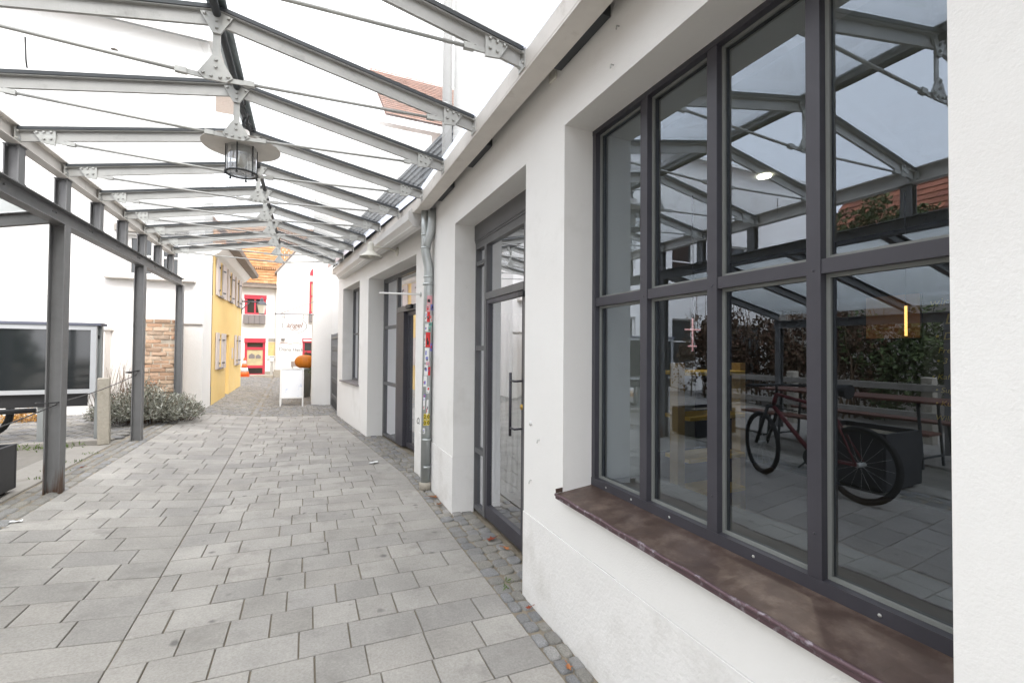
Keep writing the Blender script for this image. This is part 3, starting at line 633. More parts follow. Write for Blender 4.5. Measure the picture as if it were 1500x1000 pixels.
# ---------------------------------------------------------------- the low side wing after the bend
wing = thing('side_wing', 'low white side wing with sliding glass entrance and slate roof behind the downpipe', 'building', tuple(MBB @ Vector((2.5, 0, 0))))
mb = MB(MBB)
opsB = [(.16, 2.49, GR, 2.675, .26), (3.12, 4.55, .85, 2.72, .22)]
wall_faces(mb, 0, 5.05, GR, 3.30, opsB, .26)
mb.face([(5.05, 0, GR), (5.05, 4, GR), (5.05, 4, 3.3), (5.05, 0, 3.3)])
mb.build('wall', 'plaster', wing)
mb = MB(MBB)
T0 = .257
mb.box((2.42, T0, .05), (2.49, T0 + .06, 2.675)); mb.box((.16, T0 + .001, 2.61), (2.42, T0 + .059, 2.674)); mb.box((1.72, T0 + .001, .05), (1.78, T0 + .059, 2.61))
for z in (.90, 1.83): mb.box((1.78, T0 + .003, z), (2.42, T0 + .05, z + .05))
mb.box((1.78, T0 + .002, .05), (2.42, T0 + .05, .09)); mb.box((.16, T0 - .004, 2.06), (1.72, T0 + .1, 2.14)); mb.box((.72, T0 + .003, 2.14), (.76, T0 + .05, 2.61))
ef = mb.build('entrance_frame', 'doorframe', wing)
mb = MB(MBB); mb.box((1.40, T0 - .006, .05), (1.715, T0 + .1, 2.055)); mb.build('side_post', 'frame', ef)
for (a, b, c, d) in ((1.78, 2.42, .09, .90), (1.78, 2.42, .95, 1.83), (1.78, 2.42, 1.88, 2.61), (.76, 1.72, 2.14, 2.61), (.16, .72, 2.14, 2.61)):
    mb = MB(MBB); mb.face([(a, T0 + .03, c), (b, T0 + .03, c), (b, T0 + .03, d), (a, T0 + .03, d)]); mb.build('pane', 'doorglass', ef)
for (a, b) in ((.80, 1.40), (.20, .79)):
    mb = MB(MBB)
    t = T0 + .05
    mb.box((a, t, .05), (a + .04, t + .04, 2.06)); mb.box((b - .04, t, .05), (b, t + .04, 2.06)); mb.box((a + .04, t, .05), (b - .04, t + .04, .12)); mb.box((a + .04, t, 2.0), (b - .04, t + .04, 2.06))
    sd = mb.build('sliding_door', 'frame', wing)
    mb = MB(MBB); mb.face([(a + .04, t + .02, .12), (b - .04, t + .02, .12), (b - .04, t + .02, 2.0), (a + .04, t + .02, 2.0)]); mb.build('pane', 'doorglass', sd)
mb = MB(MBB); mb.box((.98, T0 - .05, 2.08), (1.2, T0 - .005, 2.14), .012); mb.build('door_sensor', 'black', ef)
mb = MB(MBB); t = .2
mb.box((3.12, t, .86), (3.16, t + .05, 2.72)); mb.box((4.51, t, .86), (4.55, t + .05, 2.72)); mb.box((3.16, t + .001, .86), (4.51, t + .049, .9)); mb.box((3.16, t + .001, 2.68), (4.51, t + .049, 2.72))
for s in (3.60, 4.07): mb.box((s, t + .002, .9), (s + .035, t + .048, 2.68))
for s0, s1 in ((3.16, 3.6), (3.635, 4.07), (4.105, 4.51)): mb.box((s0, t + .003, 1.78), (s1, t + .047, 1.815))
wf = mb.build('window', 'doorframe', wing)
for s0, s1 in ((3.16, 3.6), (3.635, 4.07), (4.105, 4.51)):
    for z0, z1 in ((.9, 1.78), (1.815, 2.68)):
        mb = MB(MBB); mb.face([(s0, t + .025, z0), (s1, t + .025, z0), (s1, t + .025, z1), (s0, t + .025, z1)]); mb.build('pane', 'doorglass', wf)
mb = MB(MBB); mb.box((3.08, -.05, .835), (4.59, .2, .858)); mb.build('window_sill', 'sillgrey', wing)
text_frame = frame4(MBB @ Vector((.085, -.002, .60)), -bdir, (0, 0, 1))
text_mesh('graffiti', 'Oa', .11, 'ink', text_frame, wing, shear=.3)
# room behind
mb = MB(MBB); mb.box((-.05, .5, -.05), (5.0, 4.0, .06)); mb.build('floor', 'int_floor', wing)
mb = MB(MBB); mb.box((-.05, 3.0, 0), (5.0, 3.1, 3.0)); mb.face([(0, .27, 2.74), (5, .27, 2.74), (5, 3, 2.74), (0, 3, 2.74)]); mb.box((2.6, .3, 0), (2.65, 3.0, 2.74)); mb.build('inner_wall', 'int_wall', wing)
# slate roof of the wing, rising away from the eave, laid in courses
def tiles(mb, o, u, v, nu, nv, lift=.012, gap=.004, half=True, clip=None):
    o, u, v = Vector(o), Vector(u), Vector(v); n = u.cross(v).normalized()
    if n.z < 0: n = -n
    for j in range(nv):
        for i in range(-1 if half else 0, nu):
            sft = .5 if (half and j % 2) else 0
            a, b = max(0, i + sft), min(nu, i + 1 + sft)
            if b - a < .15: continue
            ga = gap / u.length
            p = [o + u * (a + ga) + v * j, o + u * (b - ga) + v * j, o + u * (b - ga) + v * (j + 1.1), o + u * (a + ga) + v * (j + 1.1)]
            if clip and not clip((p[0] + p[2]) / 2): continue
            jt = rnd.uniform(0, .004)
            A = [p[0] + n * (lift + jt), p[1] + n * (lift + jt), p[2], p[3]]; B = [q - n * .008 for q in A]
            va = [mb.bm.verts.new(q) for q in A]; vb = [mb.bm.verts.new(q) for q in B]
            mb.bm.faces.new(va); mb.bm.faces.new([va[0], vb[0], vb[1], va[1]]); mb.bm.faces.new([va[1], vb[1], vb[2], va[2]]); mb.bm.faces.new([va[3], va[0], vb[0], vb[3]][::-1])
e0 = MBB @ Vector((-1.25, -.03, 3.30)); rise = (bout * .34 + Vector((0, 0, 1.0))).normalized()
nn = bdir.cross(rise); nn = (nn if nn.dot(bout) < 0 else -nn)
mb = MB()
for j in range(7):                                   # steep slate skirt roof, laid in long courses
    s_ = -.3
    while s_ < 6.3:
        L_ = rnd.uniform(.30, .5); a, b = e0 + bdir * (s_ + .3) + rise * (.135 * j), e0 + bdir * (s_ + .3 + L_ - .006) + rise * (.135 * j)
        q = [a + nn * .028, b + nn * .028, b + rise * .15 + nn * .004, a + rise * .15 + nn * .004]
        mb.face(q); mb.face([a + nn * .028, a + nn * .008, b + nn * .008, b + nn * .028]); s_ += L_
mb.face([e0, e0 + bdir * 6.6, e0 + bdir * 6.6 + rise * .96, e0 + rise * .96])
tp0 = e0 + rise * .96; mb.face([tp0, tp0 + bdir * 6.6, tp0 + bdir * 6.6 + bout * 3 + Vector((0, 0, .3)), tp0 + bout * 3 + Vector((0, 0, .3))])
mb.build('roof', 'slate', wing)

# ================================================================== the glass and steel canopy
RX = -.49                                   # ridge line
def ty(i): return 2.208 + .79 * (i - 1)
def ex(y): return -1.985 - .02 * (y - 4.6) if y > 4.6 else -1.985      # left rafter end
def er(y): return 1.036 if y < 4.8 else 1.036 - .1215 * (y - 4.6)      # right rafter end
def ze(y): return 3.125 + max(0, y - 4.6) * .012
def zr(y): return 3.415 + max(0, y - 4.6) * .012
can = thing('glass_canopy', 'long grey steel canopy with gabled glass roof along the white shop', 'canopy', (-.5, 4.5, .2))
def truss(i):
    y = ty(i); xl, xr, e, t = ex(y), er(y), ze(y), zr(y)
    mb = MB(); gb = MB()
    for xe in (xl, xr):
        sg = 1 if xe > RX else -1
        d = Vector((xe - RX, 0, e - t)); L_ = d.length; d.normalize(); up = Vector((-d.z * sg, 0, d.x * sg))
        a, b = Vector((RX, y, t)), Vector((xe, y, e))
        gb.bar(a - up * .011, b - up * .011, .062, .022, up)       # glazing bar; its dark colour paints in the shade under the flange
        mb.bar(a - up * .0255, b - up * .0255, .050, .007, up)     # flange
        mb.bar(a - up * .062, b - up * .062, .007, .066, up)       # web
        mb.bar(a - up * .099, b - up * .099, .018, .006, up)
    tr = mb.build('truss', 'steel', can); gb.build('shaded_glazing_bar', 'dark_steel', tr)
    # ridge gusset, strut and lower gusset
    mb = MB()
    def plate(poly, y0=-.018, y1=-.006): mb.prism(poly, 1, y + y0, y + y1)
    zt = t - .04
    plate([(RX - .082, zt - .005), (RX, zt + .012), (RX + .082, zt - .005), (RX + .02, t - .155), (RX - .02, t - .155)])
    for q in ((-.058, -.058), (.058, -.058), (0, -.085), (0, -.125)): mb.hexbolt((RX + q[0], y - .018, t + q[1]), .010, .011)
    mb.build('ridge_gusset', 'plate', tr)
    mb = MB(); mb.box((RX - .019, y - .006, t - .30), (RX + .019, y + .004, t - .10)); mb.build('strut', 'plate', tr)
    mb = MB(); z0 = t - .423
    plate([(RX - .02, t - .285), (RX - .085, z0 + .03), (RX - .05, z0), (RX + .05, z0), (RX + .085, z0 + .03), (RX + .02, t - .285)])
    for q in ((0, .115), (0, .075), (-.06, .032), (-.022, .022), (.022, .022), (.06, .032)): mb.hexbolt((RX + q[0], y - .018, z0 + q[1]), .010, .011)
    mb.build('lower_gusset', 'plate', tr)
    for xe in (xl, xr):
        sg = 1 if xe > RX else -1
        def W_(dx, dz): return (xe - sg * dx, e + (dx) * (t - e) / abs(xe - RX) + dz)
        mb = MB()
        poly = [W_(.215, -.012), W_(.075, -.012), W_(.135, -.118), W_(.215, -.142)]
        plate(poly)
        for q in ((.19, -.04), (.15, -.04), (.11, -.04), (.19, -.09), (.15, -.09)):
            c = W_(*q); mb.hexbolt((c[0], y - .018, c[1]), .010, .011)
        mb.build('eave_gusset', 'plate', tr)
        mb = MB(); x = xe
        mb.box((min(x, x + sg * .008), y - .04, e - .115), (max(x, x + sg * .008), y + .04, e - .008))
        for zz in (.03, .085): 
            for yy in (-.026, .026): mb.hexbolt((x, y + yy, e - zz), .009, .012, (-sg, 0, 0))
        mb.build('end_plate', 'plate', tr)
        mb = MB()
        p0 = Vector((RX + sg * .105, y - .005, z0 + .022)); c = W_(.245, -.115); p1 = Vector((c[0], y - .005, c[1]))
        dd = (p1 - p0).normalized()
        mb.tube([p0 + dd * .06, p1 - dd * .06], .0095, 10)
        mb.bar(p0 - dd * .05, p0 + dd * .035, .010, .026); mb.bar(p0 + dd * .03, p0 + dd * .085, .026, .030)
        mb.bar(p1 + dd * .06, p1 - dd * .035, .010, .026); mb.bar(p1 - dd * .03, p1 - dd * .085, .026, .030)
        mb.build('tie_rod', 'plate' if i < 5 else 'steel', tr)
for i in range(-8, 11): truss(i)  # unseen bays behind the camera, added to shade the near wall
yA, yB = ty(-8) - .1, ty(10) + .1
mb = MB(); mb.tube([(RX, yA, zr(0) - .045), (RX, 4.6, zr(0) - .045), (RX, yB, zr(yB) - .045)], .021, 12); mb.build('ridge_tube', 'dark_steel', can)
mb = MB(); mb.box((RX - .05, yA, zr(0) + .006), (RX + .05, 4.6, zr(0) + .012)); mb.build('ridge_cap', 'zinc', can)
# eave beam on the left (I section), standing on short columns
def isec(mb, a, b, w_, h_, tf=.009, tw=.008):
    a, b = Vector(a), Vector(b)
    mb.bar(a + Vector((0, 0, h_ / 2 - tf / 2)), b + Vector((0, 0, h_ / 2 - tf / 2)), w_, tf); mb.bar(a - Vector((0, 0, h_ / 2 - tf / 2)), b - Vector((0, 0, h_ / 2 - tf / 2)), w_, tf)
    mb.bar(a, b, tw, h_ - 2 * tf)
mb = MB(); k0 = 4.6
isec(mb, (ex(0) - .03, yA, 3.075), (ex(0) - .03, k0, 3.075), .085, .135); isec(mb, (ex(0) - .03, k0, 3.075), (ex(yB) - .03, yB, 3.075 + .012 * (yB - k0)), .085, .135)
mb.build('eave_beam', 'beam', can)
px_ = lambda y: -2.03 if y < 4.6 else -2.03 - .022 * (y - 4.6)
lo = lambda y: 2.655 + max(0, y - 5) * .009
mb = MB(); isec(mb, (px_(0), yA - .6, lo(0)), (px_(0), 4.6, lo(0)), .10, .135); isec(mb, (px_(0), 4.6, lo(0)), (px_(10.25), 10.25, lo(10.25)), .10, .135)
for i in range(1, 11):
    y = ty(i) + .0
    for dy in (-.03, .03):
        mb.hexbolt((px_(y) + .035, y + dy, lo(y) + .067), .010, .012, (0, 0, 1)); mb.hexbolt((px_(y) + .004, y + dy - .1, lo(y) + .02), .009, .01, (1, 0, 0))
mb.build('lower_beam', 'steel_post', can)
def hsec(mb, x, y, z0, z1, a=.10, tf=.009, tw=.007):
    mb.box((x - a / 2, y - a / 2, z0), (x - a / 2 + tf, y + a / 2, z1)); mb.box((x + a / 2 - tf, y - a / 2, z0), (x + a / 2, y + a / 2, z1)); mb.box((x - a / 2 + tf, y - tw / 2, z0), (x + a / 2 - tf, y + tw / 2, z1))
for i in range(-8, 11):
    y = ty(i) + .06; mb = MB(); z0, z1 = lo(y) + .0677, 3.0065 + max(0, y - 4.6) * .012
    hsec(mb, px_(y), y, z0 + .008, z1 - .008, .088); mb.box((px_(y) - .05, y - .05, z0), (px_(y) + .05, y + .05, z0 + .0078)); mb.box((px_(y) - .05, y - .05, z1 - .0078), (px_(y) + .05, y + .05, z1))
    for dx in (-.028, .028): mb.hexbolt((px_(y) + dx, y - .03, z1 - .009), .008, .012, (0, 0, -1))
    mb.build('stub_column', 'steel_post', can)
for y, m_ in ((-4.1, 'steel_post'), (-1.75, 'steel_post'), (.6, 'steel_post'), (2.98, 'steel_post'), (5.40, 'steel_rust'), (7.76, 'steel_post'), (10.13, 'steel_post')):
    mb = MB(); x = px_(y); zb = gz(x, y) - .02; zt = lo(y) - .0678
    b0 = Vector((x, y, zb)); 
    hsec(mb, 0, 0, -.05, zt - zb - .008, .11); mb.box((-.055, -.055, zt - zb - .0078), (.055, .055, zt - zb))
    for dx in (-.03, .03): mb.hexbolt((dx, -.04, zt - zb - .009), .009, .012, (0, 0, -1))
    o = mb.build('post', m_); o.parent = can; o.location = b0 - OFF[can]
# carrier beam and zinc gutter on the wall side
mb = MB()
def chan(p, q):
    p, q = Vector(p), Vector(q)
    mb.bar(p, q, .125, .012); mb.bar(p + Vector((-.058, 0, .058)), q + Vector((-.058, 0, .058)), .010, .10); mb.bar(p + Vector((.058, 0, .058)), q + Vector((.058, 0, .058)), .010, .10)
chan((1.105, yA - .6, 2.995), (1.105, 4.82, 2.995)); chan((1.105, 4.82, 2.995), (er(yB) + .07, yB + .9, 3.06))
mb.build('wall_beam', 'beam', can)
mb = MB()
for (y0, y1) in ((yA - .6, 4.8), (4.81, yB + .9)):
    xa, xb = (1.056, 1.056) if y1 < 5 else (er(4.81) + .02, er(y1) + .02)
    za = 3.108 if y1 < 5 else 3.112; zb_ = za if y1 < 5 else 3.17
    mb.face([(xa, y0, za), (xb, y1, zb_), (xb + .012, y1, zb_ + .10), (xa + .012, y0, za + .10)]); mb.face([(xa + .012, y0, za + .10), (xb + .012, y1, zb_ + .10), (wall_x(y1) + .02, y1, zb_ + .14), (wall_x(y0) + .02, y0, za + .14)])
mb.build('gutter_flashing', 'zinc_sky_tint', can)
for y in (1.9, 3.35, 4.3): mb = MB(); mb.box((1.165, y - .22, 3.012), (1.233, y + .22, 3.075)); mb.build('support_block', 'dark_steel', can)
# glass panes between the trusses
for i in range(-8, 10):
    y0, y1 = ty(i) + .004, ty(i + 1) - .004
    for side in (0, 1):
        e0_, e1_ = (ex(y0) - .05, ex(y1) - .05) if side == 0 else (er(y0) - .01, er(y1) - .01)
        mb = MB(); r0, r1 = zr(y0) + .004, zr(y1) + .004; s_ = -.012 if side == 0 else .012
        mb.face([(RX + s_, y0, r0), (RX + s_, y1, r1), (e1_, y1, ze(y1) + .004), (e0_, y0, ze(y0) + .004)]); mb.build('glass_pane', 'roofglass', can)
# glazing caps over the rafters
mb = MB(); 
# cable run along the ridge near the lamp
mb.bm.free(); mb = MB()
random.seed(3)
pts = [(RX + .03 + .012 * math.sin(k * 1.3), 3.82 + k * .05, zr(0) - .075 + .014 * math.sin(k * 2.1)) for k in range(14)]
mb.tube(pts, .006, 6); mb.tube([(p[0] - .035, p[1], p[2] - .012) for p in pts], .005, 6); mb.build('cable', 'black', can)
mb = MB(); mb.tube([(-1.28, 2.985, 3.01), (-1.275, 2.985, 2.90), (-1.27, 2.985, 2.86)], .0035, 5); mb.build('cable_tie', 'black', can)
# lamp hanging from the ridge
LY = 4.22; LZ = 3.11
lamp = thing('hanging_lamp', 'round glass cylinder lamp with wide flat metal shade hanging under the canopy ridge', 'lamp', (RX - .015, LY, LZ))
lx = RX - .015
mb = MB(); mb.lathe([(.278, 0), (.28, .004), (.16, .05), (.06, .085), (.05, .14), (.0001, .14)], (lx, LY, LZ), 40)
mb.lathe([(.274, .001), (.13, .012), (.0001, .012)], (lx, LY, LZ), 40); mb.build('lamp_shade', 'beam', lamp)
mb = MB(); mb.tube([(lx, LY, LZ + .14), (RX, LY, zr(0) - .06)], .012, 8); mb.build('rod', 'dark_steel', lamp)
mb = MB()
n = 32
mb.lathe([(.106, -.21), (.106, .01)], (lx, LY, LZ), 32); g_ = mb.bm
for f in [f for f in g_.faces if len(f.verts) > 4]: g_.faces.remove(f)
mb.build('glass_cylinder', 'lampglass', lamp)
mb = MB()
for k in range(6):
    a = k * math.pi / 3 + .35; mb.tube([(lx + .112 * math.cos(a), LY + .112 * math.sin(a), LZ), (lx + .112 * math.cos(a), LY + .112 * math.sin(a), LZ - .225)], .005, 6)
    mb.lathe([(.009, 0), (.009, -.012), (.0001, -.014)], (lx + .112 * math.cos(a), LY + .112 * math.sin(a), LZ - .225), 8)
mb.lathe([(.100, -.216), (.120, -.216), (.120, -.206), (.100, -.206)], (lx, LY, LZ), 32, close=True); mb.build('cage', 'dark_steel', lamp)
mb = MB(); mb.lathe([(.0001, -.16), (.03, -.15), (.042, -.11), (.03, -.06), (.02, -.03), (.02, .005)], (lx, LY, LZ), 16); mb.build('bulb', 'lantern_glass', lamp)
mb = MB(); mb.lathe([(.07, -.05), (.08, .009)], (lx, LY, LZ), 20); mb.build('reflector', 'plate', lamp)
mb = MB(); mb.lathe([(.0995, -.213), (.0001, -.213)], (lx, LY, LZ), 28); mb.build('bottom_glass', 'lampglass', lamp)

# lean-to glass roof on the outer side of the posts
lean = thing('lean_to_roof', 'lower grey steel lean-to glass roof sloping away outside the left posts', 'canopy', (-3.4, 3, .2))
def lz(x): return 2.70 - (-2.09 - x) * .22
for k in range(12):  # rearmost bays are out of view, added to darken the near wall
    y = 5.34 - k * .95; mb = MB(); a, b = Vector((-2.09, y, lz(-2.09))), Vector((-4.6, y, lz(-4.6)))
    mb.bar(a - Vector((0, 0, .004)), b - Vector((0, 0, .004)), .06, .008); mb.bar(a - Vector((0, 0, .056)), b - Vector((0, 0, .056)), .008, .094); mb.bar(a - Vector((0, 0, .106)), b - Vector((0, 0, .106)), .06, .008); mb.build('rafter', 'steel_post', lean)
    if k < 11:
        mb = MB(); mb.face([(-2.10, y - .004, lz(-2.1) + .005), (-2.10, y - .946, lz(-2.1) + .005), (-4.65, y - .946, lz(-4.65) + .005), (-4.65, y - .004, lz(-4.65) + .005)]); mb.build('glass_pane', 'leanglass', lean)
mb = MB(); isec(mb, (-4.55, -5.2, lz(-4.55) - .19), (-4.55, 5.4, lz(-4.55) - .19), .09, .13); mb.build('outer_beam', 'steel_post', lean)
for y in (-4.9, -2.0, .7, 3.0, 5.3):
    mb = MB(); hsec(mb, -4.55, y, .19, lz(-4.55) - .256, .09); mb.build('post', 'steel_post', lean)

# ================================================================== things on the shop wall
# downpipe with two feeds and stickers
dp = thing('downpipe', 'grey zinc downpipe with bent top covered in stickers on the white pier', 'pipe', (1.18, 4.86, 0))
mb = MB(); X0, Y0 = 1.165, 4.86
mb.tube([(X0 - .02, Y0, 3.0), (X0 - .02, Y0, 2.78), (X0 - .015, Y0, 2.70), (X0 - .012, Y0, 2.55), (X0 + .005, Y0, 2.46), (X0 + .022, Y0, 2.38), (X0 + .025, Y0, 2.28), (X0 + .01, Y0, .06)], [.044, .044, .046, .05, .05, .05, .052, .052], 18)
mb.build('pipe', 'zinc', dp)
mb = MB(); mb.tube([(X0 + .04, Y0 - .06, 3.0), (X0 + .04, Y0 - .06, 2.86), (X0 + .03, Y0 - .05, 2.76), (X0 + .0, Y0 - .015, 2.65), (X0 - .01, Y0, 2.58)], .048, 16); mb.build('branch_pipe', 'zinc', dp)
for z in (2.72, 2.58, 2.27): mb = MB(); mb.lathe([(.0545, 0), (.0545, .02)], (X0 + (.022 if z < 2.4 else -.012), Y0, z), 18); mb.build('collar', 'zinc', dp)
for z in (2.19, .52, .23):
    mb = MB(); mb.lathe([(.0565, 0), (.0565, .025)], (X0 + .018, Y0, z), 18); mb.box((X0 + .06, Y0 - .02, z + .004), (1.24, Y0 + .02, z + .02)); mb.tube([(X0 + .075, Y0 - .05, z + .012), (X0 + .075, Y0 + .05, z + .012)], .006, 6); mb.build('pipe_clamp', 'zinc', dp)
mb = MB(); mb.lathe([(.062, 0), (.062, .07), (.053, .08)], (X0 + .01, Y0, .0), 16); mb.build('pipe_shoe', 'granite', dp)
ST = [(1.985, 2.075, -2.35, -1.2, 'st_pink'), (1.92, 1.98, -1.6, -.7, 'st_blue'), (1.90, 1.975, -2.5, -1.7, 'st_pink'), (1.79, 1.90, -2.3, -1.7, 'st_red'), (1.83, 1.86, -2.6, -1.25, 'st_red'), (1.80, 1.90, -2.75, -2.3, 'st_white'), (1.79, 1.86, -1.6, -1.0, 'st_white'), (1.75, 1.785, -1.9, -1.1, 'st_green'), (1.69, 1.77, -2.7, -2.0, 'st_white'), (1.69, 1.74, -2.0, -1.5, 'st_green'),
      (1.52, 1.68, -2.5, -1.55, 'st_red'), (1.53, 1.655, -2.75, -2.5, 'st_white'), (1.48, 1.565, -1.6, -.85, 'st_blue'), (1.36, 1.515, -2.65, -1.75, 'st_white'), (1.33, 1.365, -2.3, -1.6, 'st_pink'), (1.22, 1.335, -2.7, -1.95, 'st_white'), (1.22, 1.31, -1.9, -1.4, 'st_red'), (1.10, 1.215, -2.85, -2.1, 'st_white'), (1.03, 1.10, -2.2, -1.5, 'st_white'), (.96, 1.02, -2.75, -2.35, 'st_blue'), (.93, .985, -2.8, -2.4, 'st_white'), (.86, .94, -2.8, -2.4, 'st_white'), (.80, .96, -2.1, -1.7, 'st_white'), (.60, .66, -2.8, -2.35, 'st_white')]
def patch(z0, z1, a0, a1, r=.0532):
    mb = MB(); n = 7; rows = []
    for z in (z0, z1):
        cx = X0 + .01 + .015 * (z - .06) / 2.2; k = .0 if z == z0 else .12
        rows.append([mb.v((cx + r * math.cos(a0 + (a1 - a0) * i / (n - 1) + k * .2), Y0 + r * math.sin(a0 + (a1 - a0) * i / (n - 1) + k * .2), z)) for i in range(n)])
    for i in range(n - 1): mb.bm.faces.new([rows[0][i], rows[0][i + 1], rows[1][i + 1], rows[1][i]])
    return mb
srg = random.Random(8)
for k, (z0, z1, a0, a1, m_) in enumerate(ST):
    so_ = patch(z0, z1, a0 + .25, a1 + .25, .0532 + .00025 * (k % 3)).build('sticker', m_, dp)
    for q in range(2 + k % 2):
        za = z0 + (z1 - z0) * srg.uniform(.1, .6); zb2 = min(z1 - .004, za + (z1 - z0) * srg.uniform(.1, .35)); ab_ = a0 + .25 + (a1 - a0) * srg.uniform(.05, .4)
        patch(za, zb2, ab_, ab_ + (a1 - a0) * srg.uniform(.2, .5), .0541 + .0002 * q).build('print', srg.choice([x for x in ('ink', 'st_red', 'st_white', 'st_blue', 'text_grey') if x != m_]), so_)
for (z0, z1, a0, a1, ch) in ((.755, .81, -2.65, -2.05, '2'), (.755, .81, -1.95, -1.35, '0'), (.69, .745, -2.65, -2.05, '0'), (.69, .745, -1.95, -1.35, '0')):
    st = patch(z0, z1, a0 + .25, a1 + .25, .0535).build('sticker', 'st_yellow', dp, label='yellow sticker with a black numeral')
    a = (a0 + a1) / 2 + .25; cx = X0 + .01 + .015 * (z0 - .06) / 2.2
    text_mesh('numeral', ch, .052, 'ink', frame4((cx + .055 * math.cos(a), Y0 + .055 * math.sin(a), z0 + .009), (-math.sin(a), math.cos(a), 0), (0, 0, 1)), st, align='CENTER', bold=.001)
for (z, a, t_) in ((1.38, -2.2, 'STICKER'), (.82, -1.62, 'www')):
    cx = X0 + .01 + .015 * (z - .06) / 2.2
# awning box
aw = thing('awning_cassette', 'pale rolled awning cassette mounted under the gutter above the entrance', 'awning', tuple(Vector((1.1, 7.3, 2.9))))
a0, a1 = Vector((1.085, 4.98, 2.955)), Vector((.60, 9.95, 3.03))
def oct_bar(mb, p, q, w_, h_, k=.3):
    d = (q - p).normalized(); x = d.cross(Vector((0, 0, 1))).normalized(); y = x.cross(d)
    pr = [(-.5 + k, -.5), (.5 - k * .4, -.5), (.5, -.5 + k * .5), (.5, .5 - k * .4), (.5 - k * .5, .5), (-.5 + k, .5), (-.5, .5 - k), (-.5, -.5 + k)]
    A = [mb.v(p + x * a * w_ + y * b * h_) for a, b in pr]; B = [mb.v(q + x * a * w_ + y * b * h_) for a, b in pr]
    mb.bm.faces.new(A); mb.bm.faces.new(B[::-1])
    for i in range(8): mb.bm.faces.new([A[i], B[i], B[(i + 1) % 8], A[(i + 1) % 8]])
dd = (a1 - a0).normalized()
mb = MB(); oct_bar(mb, a0 + dd * .05, a1, .19, .20); mb.build('case', 'awning', aw)
mb = MB(); oct_bar(mb, a0, a0 + dd * .05, .205, .215); mb.build('end_cap', 'awning', aw)
mb = MB(); mb.bar(a0 + Vector((-.03, 0, -.105)), a1 + Vector((-.03, 0, -.105)), .06, .008); mb.build('front_rail', 'white_paint', aw)
for e_ in (a0 + dd * .2, a1 - dd * .2): mb = MB(); mb.bar(e_ + Vector((.06, 0, .02)), e_ + Vector((.14, 0, .06)), .05, .03); mb.build('bracket', 'plate', aw)
# barn lamp on the wall
bs = MBB @ Vector((.93, 0, 2.845)); sc_ = bs - bout * .36 + bdir * .02
bl = thing('wall_lamp', 'small ivory enamel barn lamp on a curved arm above the entrance', 'lamp', tuple(bs))
mb = MB(); mb.lathe([(.06, 0), (.058, .012), (.03, .02), (.0001, .02)], (0, 0, 0), 18, 'x'); mb.bm.transform(Matrix.Translation(bs) @ Matrix.Rotation(math.atan2(-bout.y, -bout.x), 4, 'Z')); mb.build('wall_plate', 'lampwhite', bl)
mb = MB(); mb.tube([bs - bout * .02, bs - bout * .12 + Vector((0, 0, .025)), bs - bout * .28 + Vector((0, 0, .03)), sc_ + Vector((0, 0, .03))], .013, 10); mb.build('arm', 'lampwhite', bl)
mb = MB(); mb.lathe([(.0001, .10), (.03, .085), (.042, .05), (.042, -.0), (.052, -.01), (.052, -.03), (.06, -.045), (.148, -.11), (.15, -.118), (.06, -.06), (.0001, -.05)], sc_, 28); mb.build('lamp_shade', 'lampwhite', bl)
mb = MB(); mb.lathe([(.0001, -.125), (.032, -.115), (.04, -.085), (.03, -.055)], sc_, 14); mb.build('bulb', 'lantern_glass', bl)
# rod beside the entrance
rb = MBB @ Vector((-.03, 0, 2.155)); re = rb - bout * .03 + bdir * .05
fr_ = thing('flag_rod', 'thin white metal rod sticking out beside the sliding entrance', 'rod', tuple(rb))
mb = MB(); mb.tube([rb - bout * .012, rb + Vector((-.42, -.0, .02)) + bdir * .25], .011, 8); mb.build('rod', 'white_paint', fr_)
mb = MB(); mb.lathe([(.03, 0), (.03, .012), (.0001, .014)], (0, 0, 0), 14, 'x'); mb.bm.transform(Matrix.Translation(rb) @ Matrix.Rotation(math.atan2(-bout.y, -bout.x), 4, 'Z')); mb.build('rosette', 'plate', fr_)

# ================================================================== foliage helpers
def leaf_quad(mb, c, size, rg, asp=.55, upb=0.0, d=None):
    if d is None: d = Vector((rg.gauss(0, 1), rg.gauss(0, 1), rg.gauss(0, 1) + upb))
    if d.length < 1e-3: d = Vector((0, 0, 1))
    d.normalize(); a = d.orthogonal().normalized(); a = Quaternion(d, rg.uniform(0, 6.28)) @ a
    c = Vector(c); l = size * rg.uniform(.7, 1.3); w_ = l * asp * .5; n = d.cross(a) * l * .12
    mb.bm.faces.new([mb.v(c), mb.v(c + d * l * .5 + a * w_ + n), mb.v(c + d * l), mb.v(c + d * l * .5 - a * w_ + n)])
def blob_leaves(mb, c, rad, n, size, rg, clumps=14, shell=.55, zmin=None, asp=.55):
    c = Vector(c); cl = []
    for _ in range(clumps):
        v = Vector((rg.gauss(0, 1), rg.gauss(0, 1), rg.gauss(0, 1))).normalized() * rg.uniform(.3, .85)
        cl.append((Vector((v.x * rad[0], v.y * rad[1], v.z * rad[2])), rg.uniform(.22, .48)))
    for _ in range(n):
        k, s = rg.choice(cl); v = Vector((rg.gauss(0, 1), rg.gauss(0, 1), rg.gauss(0, 1))).normalized() * (rg.uniform(shell, 1) ** .5) * s
        p = c + k + Vector((v.x * rad[0], v.y * rad[1], v.z * rad[2]))
        if zmin is not None and p.z < zmin: continue
        leaf_quad(mb, p, size, rg, asp)

